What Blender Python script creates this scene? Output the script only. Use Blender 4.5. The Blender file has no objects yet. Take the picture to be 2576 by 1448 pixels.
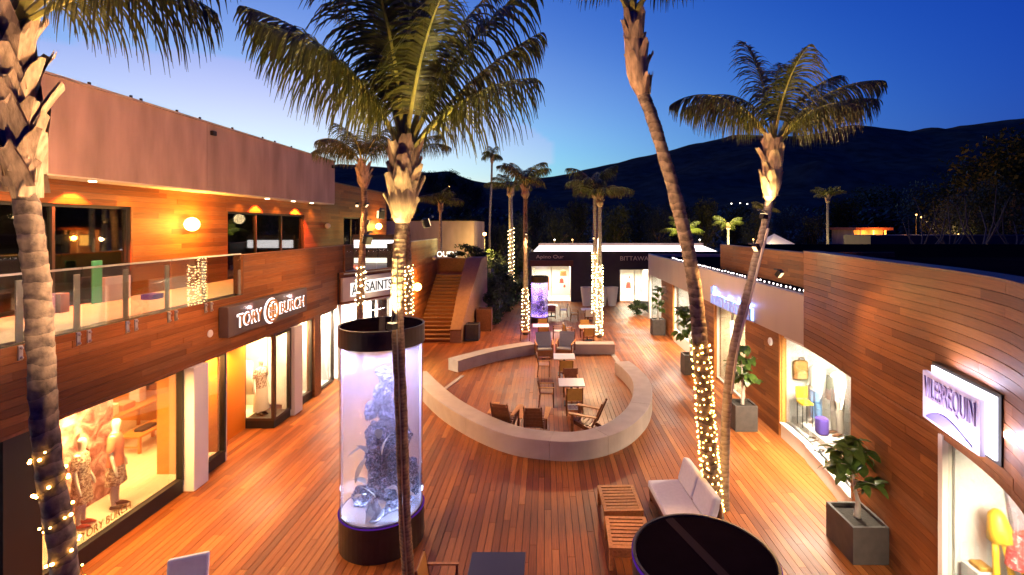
import bpy, math, random
from mathutils import Vector, Matrix, noise
R = math.radians
rnd = random.Random(7)
scene = bpy.context.scene
col = scene.collection

# ------------------------------------------------------------------ camera, sky, exposure
F, CX, CY, H = 1250.0, 1372.0, 570.0, 6.0          # focal length and horizon of the photograph, eye height in metres
cam = bpy.data.cameras.new('camera')
cam.sensor_width = 36.0
cam.lens = 36.0 * F / 2576.0
cam.shift_x = (1288.0 - CX) / 2576.0
cam.shift_y = -(724.0 - CY) / 2576.0
cam.clip_start, cam.clip_end = 0.1, 20000
cam_o = bpy.data.objects.new('camera', cam)
col.objects.link(cam_o)
cam_o.location = (0, 0, H)
cam_o.rotation_euler = (R(90), 0, 0)
scene.camera = cam_o

world = bpy.data.worlds.new('World')
scene.world = world
world.use_nodes = True
wn, wl = world.node_tree.nodes, world.node_tree.links
bg = wn['Background']
sky = wn.new('ShaderNodeTexSky')
sky.sky_type = 'NISHITA'
sky.sun_disc = False
sky.sun_elevation = R(-3.5)          # dusk: the sun has just set behind the shops on the left
sky.sun_rotation = R(-30)
sky.air_density, sky.dust_density, sky.ozone_density = 1.0, 0.2, 8.0
sep = wn.new('ShaderNodeSeparateColor')
com = wn.new('ShaderNodeCombineColor')
wl.new(sky.outputs[0], sep.inputs[0])
for i, (gain, power) in enumerate(((3.4e7, 4.072), (516.0, 1.591), (3.917, 0.687))):   # film response to the blue hour
    p = wn.new('ShaderNodeMath'); p.operation = 'POWER'; p.inputs[1].default_value = power
    m = wn.new('ShaderNodeMath'); m.operation = 'MULTIPLY'; m.inputs[1].default_value = gain
    wl.new(sep.outputs[i], p.inputs[0]); wl.new(p.outputs[0], m.inputs[0]); 
    c = wn.new('ShaderNodeMath'); c.operation = 'MINIMUM'; c.inputs[1].default_value = 1.05
    wl.new(m.outputs[0], c.inputs[0]); wl.new(c.outputs[0], com.inputs[i])
wl.new(com.outputs[0], bg.inputs[0])
bg.inputs[1].default_value = 1.0

scene.view_settings.view_transform = 'Standard'
scene.view_settings.look = 'None'
scene.view_settings.exposure = 0.0
scene.view_settings.gamma = 1.0
scene.render.engine = 'CYCLES'
cy = scene.cycles
cy.use_denoising = True
cy.max_bounces = 7; cy.diffuse_bounces = 3; cy.glossy_bounces = 3; cy.transmission_bounces = 4
cy.transparent_max_bounces = 14
cy.caustics_reflective = False; cy.caustics_refractive = False
cy.sample_clamp_indirect = 6.0; cy.sample_clamp_direct = 0.0

WARM = (1.0, 0.47, 0.14)
AMBER = (1.0, 0.44, 0.06)
SOFT = (1.0, 0.66, 0.34)
WHITE = (1.0, 0.86, 0.66)

# ------------------------------------------------------------------ helpers
def G(x, y, z=0.0):                      # point at height z that the photograph shows at (x, y)
    Y = F * (H - z) / (y - CY)
    return Vector(((x - CX) * Y / F, Y, z))
def P(x, y, Y):                          # point at distance Y
    return Vector(((x - CX) * Y / F, Y, H - (y - CY) * Y / F))

def wm(o):
    m = Matrix.Identity(4)
    while o is not None:
        m = o.matrix_basis @ m
        o = o.parent
    return m

class MB:
    def __init__(s): s.v, s.f = [], []
    def add(s, vs, fs):
        o = len(s.v)
        s.v += [tuple(p) for p in vs]
        s.f += [tuple(i + o for i in f) for f in fs]
        return s
    BF = ((0,3,2,1),(4,5,6,7),(0,1,5,4),(1,2,6,5),(2,3,7,6),(3,0,4,7))
    def box(s, x0, x1, y0, y1, z0, z1):
        return s.add([(x0,y0,z0),(x1,y0,z0),(x1,y1,z0),(x0,y1,z0),(x0,y0,z1),(x1,y0,z1),(x1,y1,z1),(x0,y1,z1)], MB.BF)
    def xbox(s, m, sx, sy, sz):          # box of full size sx, sy, sz centred on matrix m
        c = [(-1,-1,-1),(1,-1,-1),(1,1,-1),(-1,1,-1),(-1,-1,1),(1,-1,1),(1,1,1),(-1,1,1)]
        return s.add([m @ Vector((a*sx/2, b*sy/2, d*sz/2)) for a, b, d in c], MB.BF)
    def bar(s, p, q, w, h, up=(0,0,1)):
        p, q = Vector(p), Vector(q)
        d = (q - p); L = d.length; d.normalize()
        sd = d.cross(Vector(up))
        if sd.length < 1e-4: sd = d.cross(Vector((0,1,0)))
        sd.normalize(); u = sd.cross(d)
        m = Matrix((( d.x, sd.x, u.x, 0),(d.y, sd.y, u.y, 0),(d.z, sd.z, u.z, 0),(0,0,0,1)))
        m.translation = (p + q) / 2
        return s.xbox(m, L, w, h)
    def tube(s, pts, rs, n=8, cap=True, sq=1.0):
        pts = [Vector(p) for p in pts]
        if not hasattr(rs, '__len__'): rs = [rs] * len(pts)
        vs, fs = [], []
        ref = None
        for i, p in enumerate(pts):
            d = (pts[min(i+1, len(pts)-1)] - pts[max(i-1, 0)]).normalized()
            if ref is None:
                ref = d.cross(Vector((0,0,1))) if abs(d.z) < 0.9 else d.cross(Vector((0,1,0)))
            ref = (ref - d * ref.dot(d)).normalized()
            b = d.cross(ref)
            for k in range(n):
                a = 2*math.pi*k/n
                r = rs[i] if not hasattr(rs[i], '__len__') else rs[i][k]
                vs.append(p + (ref*math.cos(a) + b*math.sin(a)*sq) * r)
        for i in range(len(pts)-1):
            for k in range(n):
                fs.append((i*n+k, i*n+(k+1)%n, (i+1)*n+(k+1)%n, (i+1)*n+k))
        if cap:
            fs.append(tuple(range(n))[::-1]); fs.append(tuple(range((len(pts)-1)*n, len(pts)*n)))
        return s.add(vs, fs)
    def lathe(s, prof, c=(0,0,0), n=32, cap=True):
        vs, fs = [], []
        for r, z in prof:
            for k in range(n):
                a = 2*math.pi*k/n
                vs.append((c[0]+r*math.cos(a), c[1]+r*math.sin(a), c[2]+z))
        for i in range(len(prof)-1):
            for k in range(n):
                fs.append((i*n+k, i*n+(k+1)%n, (i+1)*n+(k+1)%n, (i+1)*n+k))
        if cap:
            fs.append(tuple(range(n))[::-1]); fs.append(tuple(range((len(prof)-1)*n, len(prof)*n)))
        return s.add(vs, fs)
    def prism(s, poly, z0, z1):
        n = len(poly)
        vs = [(x,y,z0) for x,y in poly] + [(x,y,z1) for x,y in poly]
        fs = [tuple(range(n))[::-1], tuple(range(n,2*n))] + [(i,(i+1)%n,(i+1)%n+n,i+n) for i in range(n)]
        return s.add(vs, fs)
    def ball(s, c, r, n=10, m=6, sz=1.0):
        prof = [(max(r*math.sin(math.pi*i/m),1e-4), -r*sz*math.cos(math.pi*i/m)) for i in range(m+1)]
        return s.lathe(prof, c, n)
    def mesh(s, name, mt=None, smooth=False):
        me = bpy.data.meshes.new(name)
        me.from_pydata(s.v, [], s.f)
        if mt: me.materials.append(mt)
        if smooth: me.shade_smooth()
        me.update()
        return me
    def build(s, name, mt, parent=None, smooth=False, local=False, bevel=0.0):
        if parent is not None and not local:
            inv = wm(parent).inverted()
            s.v = [tuple(inv @ Vector(p)) for p in s.v]
        o = bpy.data.objects.new(name, s.mesh(name, mt, smooth))
        col.objects.link(o)
        o.parent = parent
        if bevel:
            b = o.modifiers.new('bevel', 'BEVEL'); b.width = bevel; b.segments = 2; b.limit_method = 'ANGLE'
        return o

def tag(o, label=None, cat=None, group=None, kind=None):
    for k, v in (('label', label), ('category', cat), ('group', group), ('kind', kind)):
        if v: o[k] = v
    return o
def thing(name, label, cat, loc=(0,0,0), rz=0.0, group=None):
    o = bpy.data.objects.new(name, None)
    o.empty_display_size = 0.2
    col.objects.link(o)
    o.location = loc; o.rotation_euler = (0, 0, rz)
    return tag(o, label, cat, group)
def inst(name, me, parent=None, loc=(0,0,0), rot=(0,0,0), scale=(1,1,1), matrix=None):
    o = bpy.data.objects.new(name, me)
    col.objects.link(o)
    o.parent = parent
    if matrix is not None: o.matrix_basis = matrix
    else:
        o.location = loc; o.rotation_euler = rot; o.scale = scale
    return o
def copy_tree(o, parent=None):
    c = o.copy(); col.objects.link(c); c.parent = parent
    for ch in list(o.children): copy_tree(ch, c)
    return c
def dup(o, loc, rz=0.0, label=None, group=None, scale=1.0):
    c = copy_tree(o)
    c.location = loc; c.rotation_euler = (0, 0, rz); c.scale = (scale,)*3
    if label: c['label'] = label
    if group: c['group'] = group
    return c
KL = 2.6
def lamp(name, kind, loc, energy, color, parent=None, aim=None, size=0.3, size_y=None, angle=60, blend=0.6):
    l = bpy.data.lights.new(name, kind)
    l.energy = energy*KL; l.color = color
    if kind == 'AREA':
        l.size = size
        if size_y: l.shape = 'RECTANGLE'; l.size_y = size_y
    else: l.shadow_soft_size = size
    if kind == 'SPOT': l.spot_size = R(angle); l.spot_blend = blend
    o = bpy.data.objects.new(name, l)
    col.objects.link(o)
    loc = Vector(loc)
    if aim is not None: o.rotation_euler = (Vector(aim) - loc).to_track_quat('-Z', 'Y').to_euler()
    o.location = loc
    return o

# ------------------------------------------------------------------ materials
def new_mat(name):
    m = bpy.data.materials.new(name); m.use_nodes = True
    nt = m.node_tree
    return m, nt, nt.nodes['Principled BSDF']
def mat(name, base, rough=0.6, metal=0.0, var=0.0, scale=3.0, bump=0.0, stretch=(1,1,1), spec=None):
    m, nt, b = new_mat(name)
    b.inputs['Base Color'].default_value = (*base, 1)
    b.inputs['Roughness'].default_value = rough
    b.inputs['Metallic'].default_value = metal
    if spec is not None: b.inputs['Specular IOR Level'].default_value = spec
    if var or bump:
        g = nt.nodes.new('ShaderNodeNewGeometry')
        mp = nt.nodes.new('ShaderNodeMapping'); mp.inputs['Scale'].default_value = stretch
        n = nt.nodes.new('ShaderNodeTexNoise'); n.inputs['Scale'].default_value = scale; n.inputs['Detail'].default_value = 6
        nt.links.new(g.outputs['Position'], mp.inputs[0]); nt.links.new(mp.outputs[0], n.inputs['Vector'])
        if var:
            r = nt.nodes.new('ShaderNodeValToRGB')
            r.color_ramp.elements[0].position = 0.3; r.color_ramp.elements[1].position = 0.72
            r.color_ramp.elements[0].color = (*[c*(1-var) for c in base], 1)
            r.color_ramp.elements[1].color = (*[min(1, c*(1+var)) for c in base], 1)
            nt.links.new(n.outputs['Fac'], r.inputs[0]); nt.links.new(r.outputs[0], b.inputs['Base Color'])
        if bump:
            bp = nt.nodes.new('ShaderNodeBump'); bp.inputs['Strength'].default_value = bump; bp.inputs['Distance'].default_value = 0.02
            nt.links.new(n.outputs['Fac'], bp.inputs['Height']); nt.links.new(bp.outputs[0], b.inputs['Normal'])
    return m
def wood(name, stops, stretch, rough=0.45, bump=0.25, grain=0.35):
    m, nt, b = new_mat(name)
    N, L = nt.nodes, nt.links
    oi, g = N.new('ShaderNodeObjectInfo'), N.new('ShaderNodeNewGeometry')
    ad = N.new('ShaderNodeMath'); ad.operation = 'ADD'
    fr = N.new('ShaderNodeMath'); fr.operation = 'FRACT'
    L.new(oi.outputs['Random'], ad.inputs[0]); L.new(g.outputs['Random Per Island'], ad.inputs[1]); L.new(ad.outputs[0], fr.inputs[0])
    rp = N.new('ShaderNodeValToRGB')
    e = rp.color_ramp.elements
    while len(e) < len(stops): e.new(0.5)
    for i, (p, c) in enumerate(stops): e[i].position = p; e[i].color = (*c, 1)
    L.new(fr.outputs[0], rp.inputs[0])
    sc = N.new('ShaderNodeVectorMath'); sc.operation = 'MULTIPLY'; sc.inputs[1].default_value = stretch
    L.new(g.outputs['Position'], sc.inputs[0])
    of = N.new('ShaderNodeVectorMath'); of.operation = 'ADD'
    ml = N.new('ShaderNodeMath'); ml.operation = 'MULTIPLY'; ml.inputs[1].default_value = 137.0
    L.new(fr.outputs[0], ml.inputs[0]); L.new(sc.outputs[0], of.inputs[0]); L.new(ml.outputs[0], of.inputs[1])
    n = N.new('ShaderNodeTexNoise'); n.inputs['Scale'].default_value = 1.0; n.inputs['Detail'].default_value = 5; n.inputs['Distortion'].default_value = 0.6
    L.new(of.outputs[0], n.inputs['Vector'])
    n2 = N.new('ShaderNodeTexNoise'); n2.inputs['Scale'].default_value = 0.7; n2.inputs['Detail'].default_value = 4
    L.new(g.outputs['Position'], n2.inputs['Vector'])
    sm = N.new('ShaderNodeMath'); sm.operation = 'MULTIPLY_ADD'; sm.inputs[1].default_value = 0.6
    L.new(n2.outputs['Fac'], sm.inputs[0]); L.new(n.outputs['Fac'], sm.inputs[2])
    mr = N.new('ShaderNodeMapRange'); mr.inputs[1].default_value = 0.5; mr.inputs[2].default_value = 1.1
    mr.inputs[3].default_value = 1 - grain; mr.inputs[4].default_value = 1 + grain
    L.new(sm.outputs[0], mr.inputs[0])
    mx = N.new('ShaderNodeVectorMath'); mx.operation = 'SCALE'
    L.new(rp.outputs[0], mx.inputs[0]); L.new(mr.outputs[0], mx.inputs['Scale']); L.new(mx.outputs[0], b.inputs['Base Color'])
    rr = N.new('ShaderNodeMapRange'); rr.inputs[1].default_value = 0.3; rr.inputs[2].default_value = 0.8
    rr.inputs[3].default_value = rough - 0.1; rr.inputs[4].default_value = rough + 0.15
    L.new(n2.outputs['Fac'], rr.inputs[0]); L.new(rr.outputs[0], b.inputs['Roughness'])
    b.inputs['Specular IOR Level'].default_value = 0.22
    bp = N.new('ShaderNodeBump'); bp.inputs['Strength'].default_value = bump; bp.inputs['Distance'].default_value = 0.004
    L.new(n.outputs['Fac'], bp.inputs['Height']); L.new(bp.outputs[0], b.inputs['Normal'])
    return m
def emit(name, colr, strength):
    m = bpy.data.materials.new(name); m.use_nodes = True
    nt = m.node_tree; nt.nodes.clear()
    e = nt.nodes.new('ShaderNodeEmission'); e.inputs[0].default_value = (*colr, 1); e.inputs[1].default_value = strength
    o = nt.nodes.new('ShaderNodeOutputMaterial'); nt.links.new(e.outputs[0], o.inputs[0])
    return m
def glass(name, tint=(0.95,0.97,0.96), refl=0.06, rough=0.02):
    m = bpy.data.materials.new(name); m.use_nodes = True
    nt = m.node_tree; nt.nodes.clear()
    t = nt.nodes.new('ShaderNodeBsdfTransparent'); t.inputs[0].default_value = (*tint, 1)
    g = nt.nodes.new('ShaderNodeBsdfGlossy'); g.inputs['Roughness'].default_value = rough
    lw = nt.nodes.new('ShaderNodeLayerWeight'); lw.inputs[0].default_value = 0.25
    ma = nt.nodes.new('ShaderNodeMath'); ma.operation = 'MULTIPLY_ADD'; ma.inputs[1].default_value = 0.5; ma.inputs[2].default_value = refl; ma.use_clamp = True
    mx = nt.nodes.new('ShaderNodeMixShader'); o = nt.nodes.new('ShaderNodeOutputMaterial')
    nt.links.new(lw.outputs['Fresnel'], ma.inputs[0]); nt.links.new(ma.outputs[0], mx.inputs[0])
    nt.links.new(t.outputs[0], mx.inputs[1]); nt.links.new(g.outputs[0], mx.inputs[2]); nt.links.new(mx.outputs[0], o.inputs[0])
    return m
def leafmat(name, c1, c2, trans=0.35, rough=0.5, scale=6.0):
    m, nt, b = new_mat(name)
    N, L = nt.nodes, nt.links
    g = N.new('ShaderNodeNewGeometry'); oi = N.new('ShaderNodeObjectInfo')
    n = N.new('ShaderNodeTexNoise'); n.inputs['Scale'].default_value = scale
    L.new(g.outputs['Position'], n.inputs['Vector'])
    ad = N.new('ShaderNodeMath'); ad.operation = 'MULTIPLY_ADD'; ad.inputs[1].default_value = 0.5
    L.new(g.outputs['Random Per Island'], ad.inputs[0]); L.new(n.outputs['Fac'], ad.inputs[2])
    r = N.new('ShaderNodeValToRGB'); r.color_ramp.elements[0].position = 0.35; r.color_ramp.elements[1].position = 1.0
    r.color_ramp.elements[0].color = (*c1, 1); r.color_ramp.elements[1].color = (*c2, 1)
    L.new(ad.outputs[0], r.inputs[0]); L.new(r.outputs[0], b.inputs['Base Color'])
    b.inputs['Roughness'].default_value = rough
    tr = N.new('ShaderNodeBsdfTranslucent'); L.new(r.outputs[0], tr.inputs[0])
    mx = N.new('ShaderNodeMixShader'); mx.inputs[0].default_value = trans
    L.new(b.outputs[0], mx.inputs[1]); L.new(tr.outputs[0], mx.inputs[2]); L.new(mx.outputs[0], N['Material Output'].inputs[0])
    return m
def bark(name, dark, light, rings=9.0, bump=0.8):
    m, nt, b = new_mat(name)
    N, L = nt.nodes, nt.links
    g = N.new('ShaderNodeNewGeometry')
    w = N.new('ShaderNodeTexWave'); w.wave_type = 'BANDS'; w.bands_direction = 'Z'; w.wave_profile = 'SAW'
    w.inputs['Scale'].default_value = rings / 6.283 * 2; w.inputs['Distortion'].default_value = 5.0; w.inputs['Detail'].default_value = 3; w.inputs['Detail Scale'].default_value = 1.6
    n = N.new('ShaderNodeTexNoise'); n.inputs['Scale'].default_value = 9; n.inputs['Detail'].default_value = 7
    L.new(g.outputs['Position'], w.inputs['Vector']); L.new(g.outputs['Position'], n.inputs['Vector'])
    mu = N.new('ShaderNodeMath'); mu.operation = 'MULTIPLY_ADD'; mu.inputs[1].default_value = 0.26
    h = N.new('ShaderNodeMath'); h.operation = 'MULTIPLY'; h.inputs[1].default_value = 0.95
    L.new(n.outputs['Fac'], h.inputs[0]); L.new(w.outputs['Fac'], mu.inputs[0]); L.new(h.outputs[0], mu.inputs[2])
    r = N.new('ShaderNodeValToRGB'); e = r.color_ramp.elements
    e[0].position = 0.36; e[0].color = (*dark, 1); e[1].position = 0.86; e[1].color = (*light, 1)
    L.new(mu.outputs[0], r.inputs[0]); L.new(r.outputs[0], b.inputs['Base Color'])
    b.inputs['Roughness'].default_value = 0.85
    bp = N.new('ShaderNodeBump'); bp.inputs['Strength'].default_value = bump; bp.inputs['Distance'].default_value = 0.03
    L.new(mu.outputs[0], bp.inputs['Height']); L.new(bp.outputs[0], b.inputs['Normal'])
    return m

M = {}
M['deck'] = wood('deck_wood', [(0.0,(0.16,0.042,0.009)),(0.3,(0.23,0.063,0.013)),(0.65,(0.285,0.082,0.017)),(0.9,(0.33,0.10,0.021)),(1.0,(0.40,0.14,0.034))], (55,2.2,10), rough=0.45)
M['wall_wood'] = wood('wall_wood', [(0.0,(0.135,0.040,0.010)),(0.3,(0.195,0.062,0.014)),(0.6,(0.235,0.080,0.019)),(0.85,(0.29,0.106,0.028)),(1.0,(0.20,0.078,0.028))], (2.2,2.2,55), rough=0.55)
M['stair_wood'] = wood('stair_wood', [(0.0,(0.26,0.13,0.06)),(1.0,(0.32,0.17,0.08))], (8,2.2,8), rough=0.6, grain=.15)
M['teak'] = wood('teak', [(0.0,(0.46,0.18,0.04)),(1.0,(0.58,0.25,0.06))], (20,20,20), rough=0.5)
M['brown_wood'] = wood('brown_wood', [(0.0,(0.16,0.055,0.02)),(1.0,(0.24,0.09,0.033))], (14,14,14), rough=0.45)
M['dark_gap'] = mat('dark_gap', (0.015,0.01,0.008), 0.9)
M['stucco'] = mat('stucco', (0.44,0.30,0.245), 0.9, var=0.24, scale=1.1, bump=0.2, stretch=(1,1.6,0.35))
M['concrete'] = mat('concrete', (0.40,0.31,0.25), 0.75, var=0.10, scale=2.2, bump=0.08)
M['metal_panel'] = mat('metal_panel', (0.44,0.34,0.28), 0.5, metal=0.1, var=0.06, scale=1.2, stretch=(1,1,0.3))
M['black'] = mat('black_paint', (0.018,0.015,0.014), 0.5, spec=.3)
M['dark_wall'] = mat('dark_wall', (0.035,0.028,0.024), 0.6, var=0.2, scale=2)
M['bronze'] = mat('dark_bronze', (0.055,0.038,0.03), 0.42, metal=0.4, var=0.12, scale=3)
M['cap_top'] = mat('cap_top', (0.012,0.007,0.008), 0.95, var=0.15, scale=3, spec=0.0)
M['lid_reflection'] = mat('lid_reflection', (0.03,0.017,0.019), 0.9, spec=0.05)  # lighter stripe across the lid, a faint reflection put into the colour
M['slab_black'] = mat('slab_black', (0.007,0.006,0.006), 1.0, spec=0.0)
M['roof_dark'] = mat('dark_roofing', (0.012,0.010,0.010), 1.0, spec=0.0, var=0.2, scale=2)
M['white'] = mat('white_paint', (0.80,0.78,0.74), 0.55, var=0.03, scale=2)
M['pale_floor'] = mat('pale_floor', (0.60,0.52,0.45), 0.5, var=0.06, scale=1.5)
M['cream'] = mat('cream_plaster', (0.72,0.64,0.52), 0.7, var=0.05, scale=2)
M['orange'] = mat('orange_lacquer', (0.80,0.22,0.02), 0.18, var=0.04, scale=1)
M['amber'] = mat('amber_wall', (0.62,0.27,0.045), 0.4, var=0.05, scale=1)
M['steel'] = mat('steel', (0.6,0.58,0.55), 0.3, metal=1.0)
M['copper'] = mat('copper', (0.50,0.22,0.06), 0.4, metal=0.7)
M['glass'] = glass('glass')
M['rail_glass'] = glass('rail_glass', (0.88,0.9,0.87), 0.03)
M['dim_glass'] = glass('dim_glass', (0.75,0.78,0.76), 0.10)
M['cloth_grey'] = mat('cloth_grey', (0.30,0.28,0.27), 0.9, var=0.08, scale=20, bump=0.1)
M['cloth_white'] = mat('cloth_white', (0.70,0.66,0.64), 0.9, var=0.05, scale=14, bump=0.1)
M['ochre'] = mat('ochre_panel', (0.50,0.26,0.05), 0.6, var=0.1, scale=8)
M['table_white'] = mat('table_white', (0.66,0.60,0.58), 0.35, var=0.03, scale=4)
M['table_dark'] = mat('table_dark', (0.03,0.025,0.03), 0.35)
M['soil'] = mat('soil', (0.04,0.03,0.02), 0.95, var=0.3, scale=20, bump=0.5)
M['planter'] = mat('planter_stone', (0.06,0.046,0.036), 0.7, var=0.2, scale=6, bump=0.1)
M['trunk_ring'] = bark('palm_bark', (0.045,0.030,0.020), (0.32,0.23,0.155), 5)
M['trunk_rough'] = bark('palm_bark_rough', (0.10,0.06,0.035), (0.36,0.24,0.15), 16, 1.0)
M['trunk_pale'] = bark('palm_bark_pale', (0.22,0.17,0.12), (0.50,0.42,0.33), 10)
M['boot'] = mat('palm_boot', (0.40,0.27,0.16), 0.85, var=0.5, scale=7, bump=0.7, stretch=(2,2,0.5))
M['petiole'] = mat('petiole', (0.42,0.38,0.07), 0.5, var=0.2, scale=5)
M['frond'] = leafmat('frond_leaf', (0.05,0.058,0.011), (0.16,0.15,0.028), rough=.42)
M['frond_lit'] = leafmat('lit_frond_leaf', (0.05,0.075,0.01), (0.16,0.18,0.03))  # brighter green copy of the frond colour, light painted in for uplit palms
M['foliage'] = leafmat('foliage', (0.012,0.018,0.006), (0.055,0.065,0.018), scale=0.8)
M['shrub_leaf'] = leafmat('shrub_leaf', (0.02,0.035,0.008), (0.09,0.12,0.03), scale=2)
M['big_leaf'] = leafmat('big_leaf', (0.035,0.075,0.012), (0.13,0.20,0.035), rough=0.35, scale=8)
M['tree_bark'] = mat('tree_bark', (0.10,0.075,0.055), 0.9, var=0.3, scale=4, bump=0.5)
M['pale_bark'] = mat('pale_bark', (0.11,0.085,0.065), 0.85, var=0.25, scale=4, bump=0.3)
M['fig_bark'] = mat('fig_bark', (0.42,0.34,0.26), 0.8, var=0.2, scale=8, bump=0.3)
M['mannequin'] = mat('mannequin_white', (0.82,0.80,0.76), 0.4)
M['bulb'] = emit('fairy_bulb', (1.0,0.50,0.11), 34.0)
M['bulb_pale'] = emit('pale_bulb', (1.0,0.68,0.32), 24.0)
M['bulb_cool'] = emit('roof_bulb', (1.0,0.85,0.85), 7.0)
M['wire'] = mat('wire', (0.03,0.035,0.02), 0.6)
M['globe_warm'] = emit('globe_warm', (1.0,0.55,0.14), 22.0)
M['downlight'] = emit('downlight', (1.0,0.78,0.45), 18.0)
M['lightbox'] = emit('lightbox_white', (1.0,0.90,0.90), 2.6)
M['lightbox_warm'] = emit('lightbox_warm', (1.0,0.86,0.70), 2.2)
M['violet_led'] = emit('violet_led', (0.28,0.05,0.85), .25)
M['ground'] = mat('ground_earth', (0.06,0.05,0.04), 0.95, var=0.3, scale=0.4)
M['hill'] = mat('hill_scrub', (0.17,0.10,0.05), 1.0, var=0.35, scale=0.02, spec=0.0)

PLANK = MB().box(-.5,.5,-.5,.5,-.5,.5).mesh('plank', M['deck'])
BOARD = MB().box(-.5,.5,-.5,.5,-.5,.5).mesh('board', M['wall_wood'])

# ------------------------------------------------------------------ ground, hills, deck
g = MB().add([(-9000,-3000,-0.35),(9000,-3000,-0.35),(9000,9000,-0.35),(-9000,9000,-0.35)], [(0,1,2,3)])
tag(g.build('ground', M['ground']), kind='structure')

def ridge(name, prof, Yr, Y0, z0, rough, nx=240, ny=26, depth=500):
    xs = [p[0] for p in prof]
    def top(x):
        for (xa, ya), (xb, yb) in zip(prof, prof[1:]):
            if xa <= x <= xb: return ya + (yb-ya)*(x-xa)/(xb-xa)
        return prof[0][1] if x < xs[0] else prof[-1][1]
    vs, fs = [], []
    for j in range(ny+1):
        t = j/ny
        Y = Y0 + (Yr-Y0)*t
        for i in range(nx+1):
            px = xs[0] + (xs[-1]-xs[0])*i/nx
            X = (px-CX)*Yr/F                      # ridge point; the slope below it runs straight towards the valley
            zr = H - (top(px)-CY)*Yr/F
            nz = noise.fractal(Vector((X/rough, Y/rough, 3.1)), 1.0, 2.1, 6)
            nr = noise.fractal(Vector((X/rough*4, Y/rough*4, 1.7)), 1.0, 2.1, 4)
            prof_t = t**1.25
            z = z0 + (zr - z0)*prof_t + nz*(zr-z0)*0.16*math.sin(math.pi*min(t,1))+ nr*(zr-z0)*0.012
            vs.append((X, Y + nz*40*t*(1-t), z))
    for j in range(ny):
        for i in range(nx):
            a = j*(nx+1)+i
            fs.append((a, a+1, a+nx+2, a+nx+1))
    n0 = len(vs)                                  # back slope
    for i in range(nx+1):
        x, y, z = vs[ny*(nx+1)+i]
        vs.append((x, Yr+depth, z0))
    for i in range(nx):
        a = ny*(nx+1)+i
        fs.append((a, a+1, n0+i+1, n0+i))
    o = MB().add(vs, fs).build(name, M['hill'], smooth=True)
    return tag(o, kind='structure')
ridge('mountain', [(300,560),(700,470),(845,412),(900,416),(985,424),(1060,432),(1150,446),(1225,462),(1300,456),(1370,447),(1417,441),(1480,425),(1560,408),(1600,398),(1700,375),(1760,360),(1850,340),(1910,341),(2000,345),(2060,336),(2110,322),(2150,313),(2190,316),(2240,324),(2290,331),(2330,322),(2380,324),(2420,317),(2500,307),(2576,298),(2700,292),(3000,300),(3400,340),(3900,420),(4600,540)], 2600, 900, -2, 420)
ridge('hill', [(700,540),(850,468),(950,440),(1020,432),(1085,434),(1130,430),(1165,446),(1205,460),(1225,490),(1280,525),(1360,560),(1460,580)], 150, 80, -0.3, 40, nx=120, ny=14, depth=60)

# deck of hardwood planks
deck = thing('deck', None, None, (0, 20, 0)); deck['kind'] = 'structure'
MB().add([(-16,0,-0.045),(16,0,-0.045),(16,48,-0.045),(-16,48,-0.045)], [(0,1,2,3)]).build('joist_bed', M['dark_gap'], deck)
planks = []
pw, gap = 0.14, 0.010
x = -9.4
while x < 7.1:
    y = 1.5 + rnd.random()*3
    while y < 47:
        L = rnd.choice((2.4, 3.0, 3.6, 4.2, 4.8))
        planks.append((x + pw/2, y, min(y+L, 47), rnd.uniform(-0.0015, 0.0015)))
        y += L
    x += pw
def seen(p):
    x0, y0, y1, _ = p
    a, b = max(y0, 8.4), y1
    if b <= a: return 0
    t = 0
    for k in range(6):
        Y = a + (b-a)*(k+.5)/6
        px = CX + F*x0/Y; py = CY + F*H/Y
        if 0 < px < 2576 and py < 1448: t += (b-a)/6/Y**3
    if abs(x0+3.14) < .8 and y1 < 11: t *= .4
    return t
planks.sort(key=seen, reverse=True)
for i, (px, y0, y1, dz) in enumerate(planks[:300]):
    inst('plank', PLANK, deck, (px, (y0+y1)/2-20, -0.0125+dz), scale=(pw-gap, y1-y0-0.006, 0.025))
rest = MB()
for px, y0, y1, dz in planks[300:]:
    rest.box(px-(pw-gap)/2, px+(pw-gap)/2, y0+.003, y1-.003, -0.025+dz, dz)
tag(rest.build('planks_beyond', M['deck'], deck), kind='stuff')

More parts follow.
